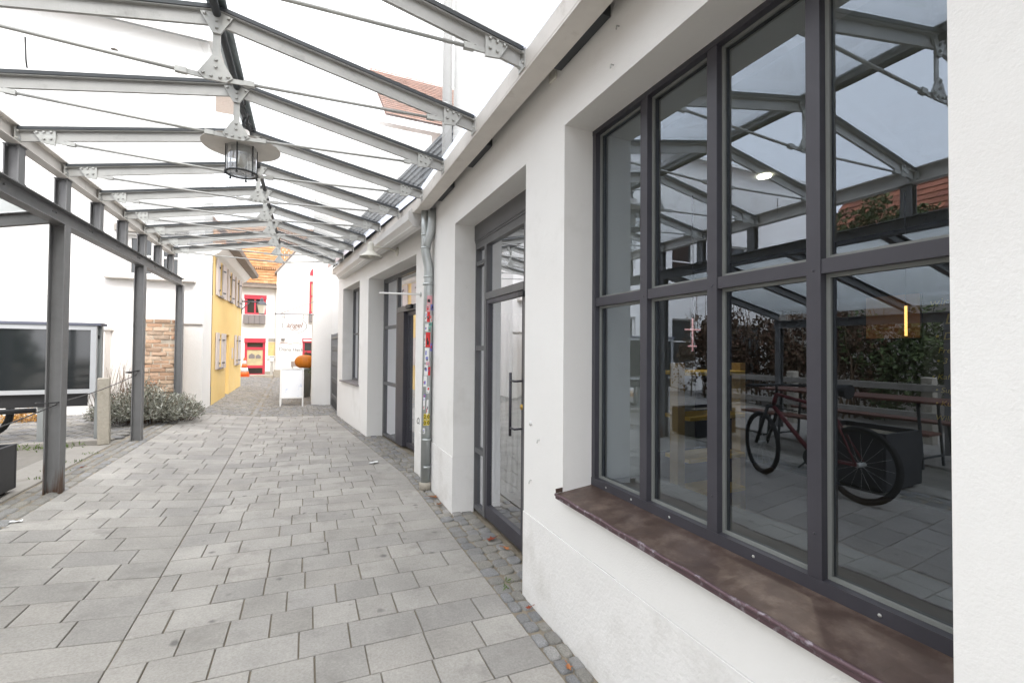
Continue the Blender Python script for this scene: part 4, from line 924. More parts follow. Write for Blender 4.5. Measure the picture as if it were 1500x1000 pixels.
# ================================================================== left side: yard, white house, brick pier
YX = -1.88                                   # plane of the lane front of the yellow house
wh = thing('white_house', 'big white rendered house on the left with a tall shuttered window over a long sill', 'building', (-6, 12, .2))
mb = MB()
x0w, y0w, y1w = -15.0, 10.73, 19.0
def wfront(mb, ops):
    mb.M = Matrix(((1, 0, 0, 0), (0, 1, 0, y0w), (0, 0, 1, 0), (0, 0, 0, 1)))
    wall_faces(mb, x0w, YX - .012, 0, 7.6, ops, .14)
wops = [(-3.12, -2.72, 2.86, 3.62), (-2.62, -2.30, 2.86, 3.62), (-5.9, -5.0, 1.1, 2.5), (-8.2, -7.3, 1.1, 2.5), (-8.2, -7.3, 3.6, 5.0), (-5.9, -5.0, 3.9, 5.2), (-10.6, -9.7, 3.6, 5.0), (-11.4, -9.6, .2, 2.4)]
wfront(mb, wops); mb.M = None
mb.face([(x0w, y0w, 0), (x0w, y1w, 0), (x0w, y1w, 7.6), (x0w, y0w, 7.6)])
mb.face([(YX - .012, y0w, 0), (YX - .012, 11.60, 0), (YX - .012, 11.60, 7.6), (YX - .012, y0w, 7.6)])
mb.face([(YX - .012, 11.6, 0), (x0w, 11.6, 0), (x0w, 11.6, 7.6), (YX - .012, 11.6, 7.6)])
mb.build('wall', 'plaster_far', wh)
for k, (a, b, c, d) in enumerate(wops):
    mb = MB(); y = y0w + .09
    mb.box((a, y, c), (a + .045, y + .05, d)); mb.box((b - .045, y, c), (b, y + .05, d)); mb.box((a + .045, y, c), (b - .045, y + .05, c + .05)); mb.box((a + .045, y, d - .05), (b - .045, y + .05, d)); mb.box((a + .045, y + .002, (c + d) / 2 - .02), (b - .045, y + .048, (c + d) / 2 + .02))
    f = mb.build('window', 'white_paint', wh); mb = MB(); mb.face([(a, y + .03, c), (b, y + .03, c), (b, y + .03, d), (a, y + .03, d)]); mb.build('pane', 'screen', f)
mb = MB(); mb.box((-3.42, y0w - .16, 2.77), (-2.02, y0w, 2.84), .006); mb.build('window_sill', 'beam', wh)
mb = MB(); mb.box((-3.3, y0w - .05, 3.66), (-2.15, y0w, 3.80), .006); mb.build('shutter_box', 'concrete', wh)
mb = MB(); mb.box((-2.75, y0w - .03, 1.945), (-1.9, y0w, 1.965)); mb.build('ledge', 'concrete', wh)
mb = MB(); z = 7.6; pr = [(x0w - .3, z - .05), (YX + .2, z - .05), ((x0w + YX) / 2, z + 2.6)]
mb.face([(x0w - .3, y0w - .25, z), (YX + .25, y0w - .25, z), (YX + .25, 14.5, z + .3), (x0w - .3, 14.5, z + .3)]); mb.face([(x0w - .3, y0w - .25, z - .1), (YX + .25, y0w - .25, z - .1), (YX + .25, y0w - .25, z), (x0w - .3, y0w - .25, z)]); mb.build('roof', 'plaster_far', wh)
# cupboard-like meter box on the wall
mb = MB(); mb.box((-3.62, y0w - .28, .82), (-3.32, y0w, 1.80), .006); mb.box((-3.66, y0w - .31, 1.80), (-3.28, y0w, 1.86), .004); mx = tag(own_base(mb.build('meter_box', 'white_paint'), (-3.47, y0w - .14, .82)), 'pale meter cabinet on the white house wall behind the showcase', 'cabinet')
# brick pier, rough top, built of single bricks
bp = thing('brick_pillar', 'weathered remnant of an old orange brick pillar before the white wall', 'pillar', (-2.50, 10.35, .25))
rg = random.Random(5); mb = MB(); mc = MB()
z = .24; r = 0
while z < 1.96:
    h = .062; f_ = (z - .24) / 1.72
    xl = -2.80 + (.03 if f_ < .22 else -.02 + .10 * max(0, f_ - .35) ** 1.5 * 1.2) + rg.uniform(-.03, .02); xr = -2.20 - (.02 if f_ < .85 else .09 * (f_ - .6)) + rg.uniform(-.012, .012)
    yf = 10.17 + (.04 if f_ < .22 else 0) + rg.uniform(-.008, .008)
    x = xl + (0 if r % 2 else -.12)
    while x < xr - .03:
        a, b = max(x, xl) + .006, min(x + .24, xr) - .006
        if b - a > .03 and rg.random() > .03:
            j = lambda k=.006: rg.uniform(-k, k)
            y_ = yf + rg.uniform(-.012, .012)
            mb.box((a + j(), y_, z + j(.003)), (b + j(), y_ + .12, z + h + j(.003)), .006)
        x += .25
    yy = yf + .02
    while yy < 10.70:
        mb.box((xr - .12, yy + .006, z), (xr - .002 + rg.uniform(-.012, .012), min(yy + .2, 10.70), z + h), .006); mb.box((xl + .002 + rg.uniform(-.012, .012), yy + .006, z), (xl + .12, min(yy + .2, 10.70), z + h), .006); yy += .22
    mc.box((xl + .016, yf + .014, z - .012), (xr - .016, 10.71, z + h + .002))
    z += .074; r += 1
mb.build('bricks', 'brick', bp); mc.build('mortar', 'mortar', bp)
# lavender shrub
lv = thing('lavender_shrub', 'low grey-green lavender shrub spreading at the foot of the brick pillar', 'shrub', (-2.4, 9.5, .25))
rg = random.Random(11); mb = MB(); tw = MB()
for (cx, cy, rx, ry, hh, n) in ((-2.75, 9.3, .40, .45, .48, 190), (-2.35, 9.35, .44, .52, .54, 260), (-1.98, 9.45, .34, .52, .45, 210), (-2.55, 9.75, .5, .4, .66, 170)):
    for _ in range(n):
        a = rg.uniform(0, 6.283); q = math.sqrt(rg.random()); bx, by = cx + q * .5 * rx * math.cos(a), cy + q * .5 * ry * math.sin(a)
        tip = Vector((cx + q * rx * 1.1 * math.cos(a), cy + q * ry * 1.1 * math.sin(a), gz(cx, cy) + hh * (1 - .55 * q * q) * rg.uniform(.75, 1.15))); b0 = Vector((bx, by, gz(cx, cy)))
        d = (tip - b0)
        for k in range(13):
            t = .35 + .65 * k / 12 + rg.uniform(-.03, .03); p = b0 + d * t + Vector((0, 0, -.06 * q * t))
            dr_ = (d.normalized() * .8 + Vector((rg.gauss(0, .7), rg.gauss(0, .7), rg.gauss(0, .4)))); leaf_quad(mb, p, .06, rg, .28, d=dr_)
        if rg.random() < .25: tw.tube([b0, b0 + d * .5, tip], .003, 4)
for _ in range(70):
    bx, by = rg.uniform(-3.15, -2.45), rg.uniform(9.3, 9.9); b0 = Vector((bx, by, .3)); t_ = b0 + Vector((rg.gauss(0, .14), rg.gauss(0, .1), rg.uniform(.6, 1.0))); tw.tube([b0, (b0 + t_) / 2 + Vector((rg.gauss(0, .03), 0, 0)), t_], [.004, .003, .0015], 4)
mb.build('foliage', 'lav', lv); tw.build('twigs', 'twig', lv)
# granite post, display case, planter, cable
gp = MB(); gp.box((-.062, -.062, 0), (.062, .062, .86), .010)
for v in gp.bm.verts: v.co.x += rnd.uniform(-.004, .004); v.co.y += rnd.uniform(-.004, .004)
o = gp.build('stone_post', 'granite'); o.location = (-2.40, 7.60, gz(-2.4, 7.6)); o.rotation_euler = (.01, -.015, .2); tag(o, 'square rough granite post beside the display case', 'post')
SY = 7.80
case = thing('display_case', 'wide silver framed outdoor display case with dark glass on posts', 'display case', (-3.4, SY, .23))
mb = MB(); X1, X0_ = -2.565, -4.55; Z0, Z1 = .885, 1.775
mb.box((X0_, SY, Z0), (X1, SY + .045, Z0 + .055)); mb.box((X0_, SY, Z1 - .055), (X1, SY + .045, Z1)); mb.box((X1 - .06, SY + .001, Z0 + .055), (X1, SY + .045, Z1 - .055)); mb.box((X0_, SY + .001, Z0 + .055), (X0_ + .06, SY + .045, Z1 - .055))
mb.build('frame', 'alu', case)
mb = MB(); mb.box((X0_ + .06, SY + .018, Z0 + .055), (X1 - .06, SY + .03, Z1 - .055)); mb.build('pane', 'screen', case)
mb = MB(); mb.box((X0_ + .01, SY + .046, Z0 + .02), (X1 - .004, SY + .17, Z1 - .01)); mb.build('case_body', 'alu_post', case)
mb = MB(); mb.box((X0_ - .03, SY - .02, Z1 + .002), (X1 + .05, SY + .2, Z1 + .04), .004); mb.build('cap', 'bluegrey', case)
mb = MB(); mb.box((X0_ + .02, SY + .05, Z0 - .17), (X1 - .10, SY + .08, Z0 - .003)); mb.build('lower_panel', 'black', case)
for x in (-2.60, -3.17, -3.72, -4.48):
    mb = MB(); mb.box((x, SY + .09 if x > -2.7 else SY + .085, .20), (x + .06, SY + .15, Z1 if x > -2.7 else Z0 - .002)); mb.build('post', 'alu_post', case)
mb = MB(); mb.box((X1 - .006, SY + .06, Z1 - .17), (X1 + .006, SY + .1, Z1 - .12)); mb.build('lock', 'black', case)
pz = MB()
def planter(mb, x0, x1, y0, y1, h):
    t = .03
    for a, b in (((x0, y0, .04), (x1, y0 + t, h)), ((x0, y1 - t, .04), (x1, y1, h)), ((x0, y0 + t, .04), (x0 + t, y1 - t, h)), ((x1 - t, y0 + t, .04), (x1, y1 - t, h))): mb.box(a, b, .004)
    mb.box((x0 + t, y0 + t, .04), (x1 - t, y1 - t, .06)); mb.box((x0 + .05, y0 + .05, 0), (x1 - .05, y1 - .05, .04))
def planter_thing(x0, y0, x1, y1, h, label):
    t = thing('planter', label, 'planter', ((x0 + x1) / 2, (y0 + y1) / 2, gz(x0, y0)), group='black planter boxes by the canopy posts')
    OFF.pop(t); cx, cy = (x0 + x1) / 2, (y0 + y1) / 2
    mb = MB(); planter(mb, x0 - cx, x1 - cx, y0 - cy, y1 - cy, h); mb.build('box', 'planter', t)
    mb = MB(); mb.box((x0 - cx + .03, y0 - cy + .03, .3), (x1 - cx - .03, y1 - cy - .03, h - .05)); mb.build('soil', 'joint', t)
planter_thing(-3.15, 5.02, -2.345, 5.52, .43, 'black planter box on the concrete strip left of the rusty post')
planter_thing(-2.52, 2.40, -1.92, 3.10, .55, 'black planter box behind the bicycle, seen mirrored in the window')
cb = MB()
def sag(mb, p, q, s, r=.005, n=10):
    p, q = Vector(p), Vector(q); mb.tube([p.lerp(q, k / n) - Vector((0, 0, s * 4 * (k / n) * (1 - k / n))) for k in range(n + 1)], r, 6)
sag(cb, (-2.02, 5.34, 1.0), (-2.10, 7.70, 1.13), .03); sag(cb, (-2.02, 5.34, .985), (-2.0, 3.0, .84), .02)
cb.tube([(-2.105 + .075 * math.cos(a * .52), 5.4 + .075 * math.sin(a * .52), 1.0) for a in range(13)], .005, 6); cb.tube([(-2.16 + .07 * math.cos(a * .52), 7.76 + .07 * math.sin(a * .52), 1.13 + .004 * a) for a in range(13)], .008, 6)
o = cb.build('barrier_cable', 'black'); tag(own_base(o, (-2.05, 5.4, .2)), 'thin black cable strung between the canopy posts', 'cable')
hp = thing('hose_reel', 'coiled black hose hanging behind the display case legs', 'hose', (-4.0, 8.35, .25))
mb = MB()
for k in range(3): mb.tube([(-3.95 + (.30 + .02 * k) * math.cos(a * .35), 8.35 + .02 * k, .62 + (.34 + .01 * k) * math.sin(a * .35)) for a in range(19)], .016, 8)
mb.build('coil', 'black', hp); mb = MB(); mb.bar((-3.95, 8.37, .2), (-3.95, 8.37, .7), .05, .05); mb.build('stand', 'alu_post', hp)
hx = MB(); rg = random.Random(4)
for (x, y, s) in ((-5.0, 9.9, .3), (-4.6, 10.0, .25), (-5.6, 9.8, .33), (-4.2, 10.1, .2), (-6.1, 10, .3)):
    for _ in range(380): a = rg.uniform(0, 6.28); q = math.sqrt(rg.random()) * s; leaf_quad(hx, (x + q * math.cos(a), y + q * .7 * math.sin(a), .25 + rg.uniform(0, .25) * (1 - q / s * .7)), .05, rg, .4, upb=1)
o = hx.build('heather', 'straw'); tag(own_base(o, (-5, 9.9, .25)), 'low row of yellow orange heather along the white house', 'plants')
wd = MB(); rg = random.Random(9)
for (x, y, n, s) in ((-3.0, 7.55, 90, .18), (-2.85, 7.6, 50, .1), (-2.33, 6.2, 25, .05), (-2.34, 5.9, 20, .04), (-2.33, 6.6, 25, .06), (-2.32, 5.05, 20, .04), (1.20, 2.72, 12, .02), (1.17, 2.66, 8, .02), (-2.31, 7.0, 20, .04)):
    for _ in range(n): leaf_quad(wd, (x + rg.gauss(0, s), y + rg.gauss(0, s * .5), gz(x, y) - .004), .035 if s < .1 else .06, rg, .2, upb=1.6)
o = wd.build('weeds', 'grass', kind='stuff'); o['label'] = 'tufts of green weeds in the joints of the paving'

# ================================================================== yellow house
yh = thing('yellow_house', 'yellow plastered house with open lilac-grey shutters and tiled eave along the lane', 'building', (-3, 14, .27))
MY = Matrix(((0, -1, 0, YX), (1, 0, 0, 0), (0, 0, 1, 0), (0, 0, 0, 1)))      # s=y, t inward (-x)
Y0h, Y1h = 11.60, 16.35
yops = [(12.30, 12.72, 2.70, 3.44), (13.80, 14.18, 2.72, 3.44), (15.25, 15.60, 2.72, 3.46), (12.40, 12.76, 1.04, 1.80), (15.20, 15.58, 1.04, 1.82), (13.46, 13.98, .2, 1.83)]
mb = MB(MY); wall_faces(mb, Y0h, Y1h, 0, 3.72, yops, .12); mb.face([(Y1h, 0, 0), (Y1h, 6, 0), (Y1h, 6, 3.72), (Y1h, 0, 3.72)]); mb.build('wall', 'yellow', yh)
for k, (a, b, c, d) in enumerate(yops):
    if k < 5:
        mb = MB(MY); mb.box((a, .10, c), (b, .125, d)); wn_ = mb.build('window', 'darkhole', yh)
        mb = MB(MY); mb.box((a, .075, c), (a + .05, .098, d)); mb.box((b - .05, .075, c), (b, .098, d)); mb.box((a + .05, .075, c), (b - .05, .098, c + .05)); mb.box((a + .05, .075, d - .05), (b - .05, .098, d)); mb.box(((a + b) / 2 - .02, .077, c + .05), ((a + b) / 2 + .02, .096, d - .05)); mb.build('frame', 'white_paint', wn_)
        mb = MB(MY); mb.box((a - .03, -.05, c - .04), (b + .03, .07, c), .004); mb.build('sill', 'sillgrey', wn_)
        hw = .43 if k in (0, 3) else .36
        for sgn in (0, 1):
            # opened shutters, standing out from the wall a little
            ang = R(1.0 if sgn == 0 else 2.5); hs = a if sgn == 0 else b; dirs = -1 if sgn == 0 else 1
            mb = MB(MY); t0 = -.004
            p = lambda u, o_: (hs + dirs * (u * math.cos(ang)), t0 - u * math.sin(ang) - o_)
            poly = [p(0, 0), p(hw, 0), (p(hw, 0)[0] - dirs * .024 * math.sin(ang), p(hw, 0)[1] - .024 * math.cos(ang)), (p(0, 0)[0] - dirs * .024 * math.sin(ang), p(0, 0)[1] - .024 * math.cos(ang))]
            mb.prism(poly, 2, c - .03, d + .04)
            sh_ = mb.build('shutter', 'shutter', yh)
            mb = MB(MY)
            for zz in (c + .10, d - .12): mb.bar((hs, -.02, zz), (hs + dirs * .16, -.06, zz), .012, .03)
            mb.build('hinge', 'dark_steel', sh_)
    else:
        mb = MB(MY); mb.box((a, .10, c), (b, .12, d)); mb.build('door', 'yellow_dark', yh)
mb = MB(MY); mb.box((13.2, -.03, 1.38), (13.34, 0, 1.58), .004); mb.build('letter_box', 'twig', yh)
mb = MB(MY); mb.box((14.42, -.015, 1.2), (14.62, 0, 1.5), .003); mb.build('wall_plaque', 'shutter', yh)
mb = MB(MY); mb.prism([(0, 3.60), (-.10, 3.66), (-.22, 3.80), (-.22, 3.86), (.3, 3.86), (.3, 3.60)], 0, Y0h - .0, Y1h + .05)
mb.bm.free(); mb = MB()
pr = [(YX + .0, 3.50), (YX + .10, 3.56), (YX + .22, 3.70), (YX + .22, 3.76), (YX - .3, 3.76), (YX - .3, 3.50)]
mb.prism(pr, 1, Y0h, Y1h + .05); mb.build('cornice', 'white_paint', yh)
mb = MB(); mb.prism([(YX + .23, 3.70), (YX + .40, 3.74), (YX + .42, 3.84), (YX + .23, 3.84)], 1, Y0h, Y1h + .35)
mb.build('gutter', 'wood_eave', yh)
mb = MB(); o_ = Vector((YX + .36, Y0h - .1, 3.87)); tiles(mb, o_, Vector((0, .19, 0)), Vector((-.115, 0, .135)), 25, 22, lift=.02); mb.build('roof', 'tile', yh)
# lantern on a bracket at the far corner
ln = thing('street_lantern', 'hexagonal lantern with milky glass on a bracket at the yellow house corner', 'lantern', (YX, 16.3, 2.8))
LX, LYY, LZ2 = -1.33, 16.3, 2.78
mb = MB(); mb.tube([(YX - .02, LYY, 2.94), (LX, LYY, 2.94)], .022, 8); mb.tube([(YX - .02, LYY, 2.66), (YX + .22, LYY, 2.92)], .014, 8); mb.box((YX - .01, LYY - .05, 2.55), (YX + .02, LYY + .05, 3.02)); mb.build('bracket', 'lantern_cap', ln)
mb = MB(); mb.lathe([(.075, -.20), (.125, .07)], (LX, LYY, LZ2), 6, smooth=False); mb.build('lantern_glass', 'lantern_glass', ln)
mb = MB(); mb.lathe([(.15, .072), (.11, .15), (.05, .2), (.05, .25), (.025, .29), (.0001, .30)], (LX, LYY, LZ2), 6, smooth=False); mb.lathe([(.085, -.225), (.085, -.201)], (LX, LYY, LZ2), 6, smooth=False)
mb.build('lantern_cap', 'lantern_cap', ln)

# ================================================================== the houses at the end of the lane
FY = 21.5
bh = thing('red_window_house', 'white house with raspberry red door and window under orange roof at lane end', 'building', (-2, FY, .39))
mb = MB(Matrix(((1, 0, 0, 0), (0, 1, 0, FY), (0, 0, 1, 0), (0, 0, 0, 1))))
wall_faces(mb, -6.0, -1.205, 0, 4.15, [(-2.347, -1.596, .25, 1.89), (-2.375, -1.597, 2.88, 3.665)], .12)
mb.build('wall', 'plaster_far', bh)
mb = MB(); mb.box((-2.36, FY - .02, 1.72), (-1.585, FY + .1, 1.90)); mb.box((-2.345, FY + .03, .39), (-2.26, FY + .1, 1.72)); mb.box((-1.69, FY + .03, .39), (-1.60, FY + .1, 1.72)); mb.box((-2.26, FY + .032, 1.42), (-1.69, FY + .1, 1.53)); mb.box((-2.26, FY + .032, .67), (-1.69, FY + .1, .78)); mb.box((-2.26, FY + .032, .39), (-1.69, FY + .1, .44))
dd_ = mb.build('door', 'red', bh)
mb = MB(); mb.box((-2.26, FY + .06, .44), (-1.69, FY + .08, .67)); mb.box((-2.26, FY + .06, 1.53), (-1.69, FY + .08, 1.72)); mb.build('glazing', 'darkhole', dd_)
mb = MB(); mb.box((-2.26, FY + .055, .78), (-1.69, FY + .08, 1.42)); mb.build('window_picture', 'picture', dd_)
mb = MB()
for (a, b, c, d) in ((-2.2, -1.98, 1.06, 1.20), (-1.95, -1.76, 1.06, 1.17)):
    mb.prism([(a, c), (b, c), (b, d), ((a + b) / 2, d + .07), (a, d)], 1, FY + .053, FY + .0548)
mb.build('picture_detail', 'sillgrey', dd_)
mb = MB(); mb.box((-2.39, FY - .02, 3.52), (-1.58, FY + .1, 3.68)); mb.box((-2.38, FY + .02, 2.88), (-2.28, FY + .1, 3.52)); mb.box((-1.69, FY + .02, 2.88), (-1.60, FY + .1, 3.52)); mb.box((-2.03, FY + .022, 2.95), (-1.97, FY + .1, 3.52)); mb.box((-2.28, FY + .021, 2.88), (-1.69, FY + .1, 2.95))
w2 = mb.build('window', 'red', bh)
mb = MB(); mb.box((-2.28, FY + .06, 2.95), (-2.03, FY + .08, 3.52)); mb.box((-1.97, FY + .06, 2.95), (-1.69, FY + .08, 3.52)); mb.build('pane', 'darkhole', w2)
mb = MB()
for k in range(4): mb.box((-2.40 + k * .2, FY - .16, 2.49), (-2.206 + k * .2, FY + .0, 2.86), .008)
mb.build('flower_box', 'sillgrey', w2)
mb = MB(); mb.box((-6, FY - .28, 3.98), (-1.205, FY, 4.14)); mb.build('eave', 'wood_eave', bh)
mb = MB(); tiles(mb, Vector((-6.0, FY - .32, 4.15)), Vector((.16, 0, 0)), Vector((0, .0833, .1267)), 30, 22, lift=.022, clip=lambda p: p.x < -1.2 + max(0, (p.z - 4.7)) * .72)
tiles(mb, Vector((-1.2, FY - .32 + .125 * 3, 4.15 + .19 * 3)), Vector((.16, 0, 0)), Vector((0, .0833, .1267)), 22, 18, lift=.022, clip=lambda p: p.x < -1.2 + max(0, (p.z - 4.7)) * .72 and p.x > -1.2)
mb.face([(-6, FY - .30, 4.14), (-1.2, FY - .30, 4.14), (-1.2, FY + 1.65, 7.0), (-6, FY + 1.65, 7.0)])
rf = mb.build('roof', 'tile', bh)
mb = MB()
for k in range(30): mb.bar((-3.3 + k * .07, FY + .05, 4.78), (-3.3 + k * .07, FY + .0, 4.86), .02, .05)
mb.bar((-3.35, FY + .0, 4.84), (-1.22, FY + .0, 4.84), .02, .02); mb.build('snow_guard', 'twig', rf)
mb = MB(); mb.box((-1.585, FY - .03, .25), (-1.205, FY - .002, .52)); mb.build('stone_base', 'granite', bh)
mb = MB(); mb.box((-2.45, FY - .9, .30), (-1.25, FY - .03, .405)); mb.build('door_step', 'granite', bh)
# gable house
GY = 21.3
gh = thing('gable_house', 'white gable house at the lane end with a tall narrow red window and grey lettering', 'building', (.5, GY, .35))
mb = MB()
gpts = [(-1.2, 0), (6, 0), (6, 4.65), (2.4, 9.6), (-1.2, 4.65)]
holes = [(-.20, .6, .3, 1.91), (.04, .50, 2.62, 4.36), (.06, .50, 4.62, 4.95)]
mb.M = Matrix(((1, 0, 0, 0), (0, 1, 0, GY), (0, 0, 1, 0), (0, 0, 0, 1))); wall_faces(mb, -1.2, 6, 0, 4.65, [(-.19, .6, .3, 1.91), (.05, .50, 2.62, 4.36)], .12); mb.M = None
mb.face([(-1.2, GY, 4.65), (6, GY, 4.65), (2.4, GY, 9.4)]); mb.face([(-1.2, GY, 0), (-1.2, GY + .4, 0), (-1.2, GY + .4, 4.65), (-1.2, GY, 4.65)])
mb.build('wall', 'plaster_far', gh)
mb = MB(); mb.bar((-1.25, GY + .2, 4.60), (2.4, GY + .2, 9.44), .5, .05, (0, 1, 0)); 
mb.bm.free(); mb = MB(); mb.prism([(-1.28, 4.58), (2.4, 9.44), (2.4, 9.50), (-1.28, 4.64)], 1, GY - .10, GY + 6); mb.build('roof_verge', 'wood_eave', gh)
mb = MB(); mb.box((.05, GY + .03, 2.98), (.12, GY + .1, 4.36)); mb.box((.42, GY + .03, 2.98), (.5, GY + .1, 4.36)); mb.box((.12, GY + .032, 4.28), (.42, GY + .1, 4.36)); mb.box((.12, GY + .032, 3.7), (.42, GY + .1, 3.76)); mb.box((.04, GY - .01, 3.0), (.50, GY + .1, 3.06)); w3 = mb.build('window', 'red', gh)
mb = MB(); mb.box((.12, GY + .06, 3.06), (.42, GY + .08, 4.28)); mb.build('pane', 'picture', w3)
mb = MB(); mb.box((.04, GY - .12, 2.62), (.52, GY + .02, 2.97), .008); mb.build('flower_box', 'sillgrey', w3)
mb = MB(); arch = [(.05 + .22 - .22 * math.cos(math.pi * k / 10), 4.62 + .33 * math.sin(math.pi * k / 10)) for k in range(11)]
mb.prism(arch, 1, GY - .03, GY - .002); mb.build('arch_panel', 'red', gh)
mb = MB(); mb.tube([(.25, GY - .05, 4.95), (.25, GY - .05, 5.75)], .035, 8); mb.build('red_pole', 'red', gh)
mb = MB(); mb.box((-.20, GY - .01, 1.74), (.6, GY + .1, 1.92)); mb.box((-.19, GY + .03, .3), (-.11, GY + .1, 1.74)); mb.box((-.11, GY + .031, 1.30), (.5, GY + .1, 1.40)); mb.box((.5, GY + .03, .3), (.6, GY + .1, 1.74)); d3 = mb.build('shop_door', 'red', gh)
mb = MB(); mb.box((-.11, GY + .06, .3), (.5, GY + .08, 1.30)); mb.box((-.11, GY + .06, 1.40), (.5, GY + .08, 1.74)); mb.build('glazing', 'darkhole', d3)
mb = MB(); mb.box((-.16, GY - .014, 1.80), (.5, GY - .0105, 1.88)); mb.build('name_strip', 'white_paint', d3)
fr = frame4((-1.09, GY - .004, 1.39), (1, 0, -.03), (.03, 0, 1))
text_mesh('lettering', 'Diana Herk', .20, 'text_grey', fr, gh, extrude=.002)
for x0 in (-1.1, -.66):
    mb = MB(); mb.tube([(x0 + .44 * k / 12, GY - .006, 1.66 + .07 * math.sin(math.pi * k / 12)) for k in range(13)], .007, 5); mb.build('lettering_line', 'text_red', gh)
mb = MB(); mb.box((-1.26, GY - .05, .25), (-.85, GY - .002, .60), .01); mb.build('stone_base', 'granite', gh)
mb = MB(); mb.box((-1.00, GY - .16, 1.85), (-.86, GY - .002, 1.90), .01); mb.build('wall_spotlight', 'sillgrey', gh)
mb = MB()
for k in range(13): mb.box((-1.0, GY - .01, 2.35 + k * .085), (-.90 - (k % 2) * .03, GY - .002, 2.39 + k * .085))
mb.build('wall_scale', 'beam', gh)
# poster frame and ticket post beside the red door
po = thing('poster_frame', 'bright fruit coloured poster in a frame right of the red door', 'poster', (-1.36, FY, 1.06))
mb = MB(); mb.box((-1.52, FY - .06, 1.05), (-1.215, FY - .003, 1.92)); mb.build('frame', 'white_paint', po); mb = MB(); mb.box((-1.49, FY - .064, 1.18), (-1.235, FY - .0605, 1.75)); mb.build('print', 'poster', po); mb = MB(); mb.box((-1.49, FY - .064, 1.76), (-1.235, FY - .0605, 1.90)); mb.build('header', 'concrete', po); mb = MB(); mb.box((-1.44, FY - .064, 1.10), (-1.27, FY - .0605, 1.13)); mb.build('caption', 'text_grey', po)
tp = thing('ticket_post', 'slim grey post with pale blue head in front of the poster', 'post', (-1.33, 21.0, .38))
mb = MB(); mb.box((-1.37, 20.96, .38), (-1.28, 21.04, .95), .01); mb.build('post', 'plate', tp); mb = MB(); mb.box((-1.40, 20.93, .95), (-1.25, 21.05, 1.10), .02); mb.build('head', 'boardprint', tp)
cn = thing('traffic_cone', 'orange traffic cone with white bands behind the yellow house corner', 'cone', (-2.22, 20.4, .39))
mb = MB(); mb.box((-2.40, 20.22, .38), (-2.04, 20.58, .41), .01); mb.build('base', 'cone', cn)
zb = .41; H_ = .70
rr = lambda h: .15 * (1 - h / H_) + .03
for k, (h0, h1, m_) in enumerate(((0, .16, 'cone'), (.16, .32, 'conewhite'), (.32, .46, 'cone'), (.46, .6, 'conewhite'), (.6, .7, 'cone'))):
    mb = MB(); mb.lathe([(rr(h0), h0), (rr(h1), h1)], (-2.22, 20.4, zb), 20); mb.build('band', m_, cn)
# white annex that closes the lane on the right
ax = thing('white_annex', 'plain white rendered annex projecting into the lane beyond the side wing', 'building', (.4, 12.6, .1))
mb = MB(); yb = 12.25
mb.face([(.10, yb, -.1), (.56, yb - .12, -.1), (.56, yb - .12, 7.3), (.135, yb, 7.3)]); mb.face([(.10, yb, -.1), (.10, yb + 2.1, -.1), (.135, yb + 2.1, 7.3), (.135, yb, 7.3)]); mb.face([(.56, yb - .12, -.1), (3, yb - .12, -.1), (3, yb - .12, 7.3), (.56, yb - .12, 7.3)]); mb.face([(.135, yb, 7.3), (3, yb - .1, 7.3), (3, yb + 2.1, 7.3), (.135, yb + 2.1, 7.3)]); mb.face([(.10, yb + 2.1, -.1), (3, yb + 2.1, -.1), (3, yb + 2.1, 7.3), (.135, yb + 2.1, 7.3)])
mb.build('wall', 'plaster_far', ax)
gt = thing('iron_gate', 'narrow dark grey wrought iron gate between the side wing and the annex', 'gate', (.56, 11.3, .1))
ga, gb = MBB @ Vector((5.06, .02, 0)), Vector((.555, 12.1, 0))
mb = MB(); mb.bar(ga + Vector((0, 0, .1)), gb + Vector((0, 0, .1)), .03, .04); mb.bar(ga + Vector((0, 0, 1.75)), gb + Vector((0, 0, 1.75)), .03, .04); mb.bar(ga + Vector((0, 0, .1)), ga + Vector((0, 0, 1.85)), .04, .04); mb.bar(gb + Vector((0, 0, .1)), gb + Vector((0, 0, 1.85)), .04, .04); mb.build('frame', 'steel_post', gt)
for k in range(1, 12):
    p = ga.lerp(gb, k / 12); mb = MB(); mb.tube([p + Vector((0, 0, .1)), p + Vector((0, 0, 1.84))], .008, 6)
    for zc in (.35, .75, 1.15, 1.5): mb.tube([p + (gb - ga).normalized() * (.045 * math.cos(a * .7)) + Vector((0, 0, zc + .07 * math.sin(a * .7))) for a in range(10)], .006, 5)
    mb.build('bar', 'steel_post', gt)
# hanging oval sign
sg = thing('oval_sign', 'white oval shop sign with brown script hanging from an iron bracket', 'sign', (-.3, 12.2, 1.85))
SYY = 12.2; k_ = 12.2 / 13.0
SZ = lambda z: 1.5 + (z - 1.5) * k_
mb = MB(); mb.tube([(.14, SYY, SZ(2.385)), (-.71, SYY, SZ(2.37))], .009, 8); mb.tube([(.14, SYY, SZ(2.72)), (-.60, SYY, SZ(2.38))], .006, 8)
mb.tube([(-.71, SYY, SZ(2.37) - .035), (-.71, SYY, SZ(2.37) + .035)], .006, 6); mb.lathe([(.0001, -.016), (.014, 0), (.0001, .016)], (-.71, SYY, SZ(2.37)), 8)
for x in (-.51, -.10): mb.tube([(x, SYY, SZ(2.37)), (x, SYY, SZ(2.25))], .006, 6)
mb.tube([(-.51, SYY, SZ(2.30)), (-.57, SYY, SZ(2.30))], .005, 6); mb.build('bracket', 'lantern_cap', sg)
cz, cx = SZ(2.075), -.288
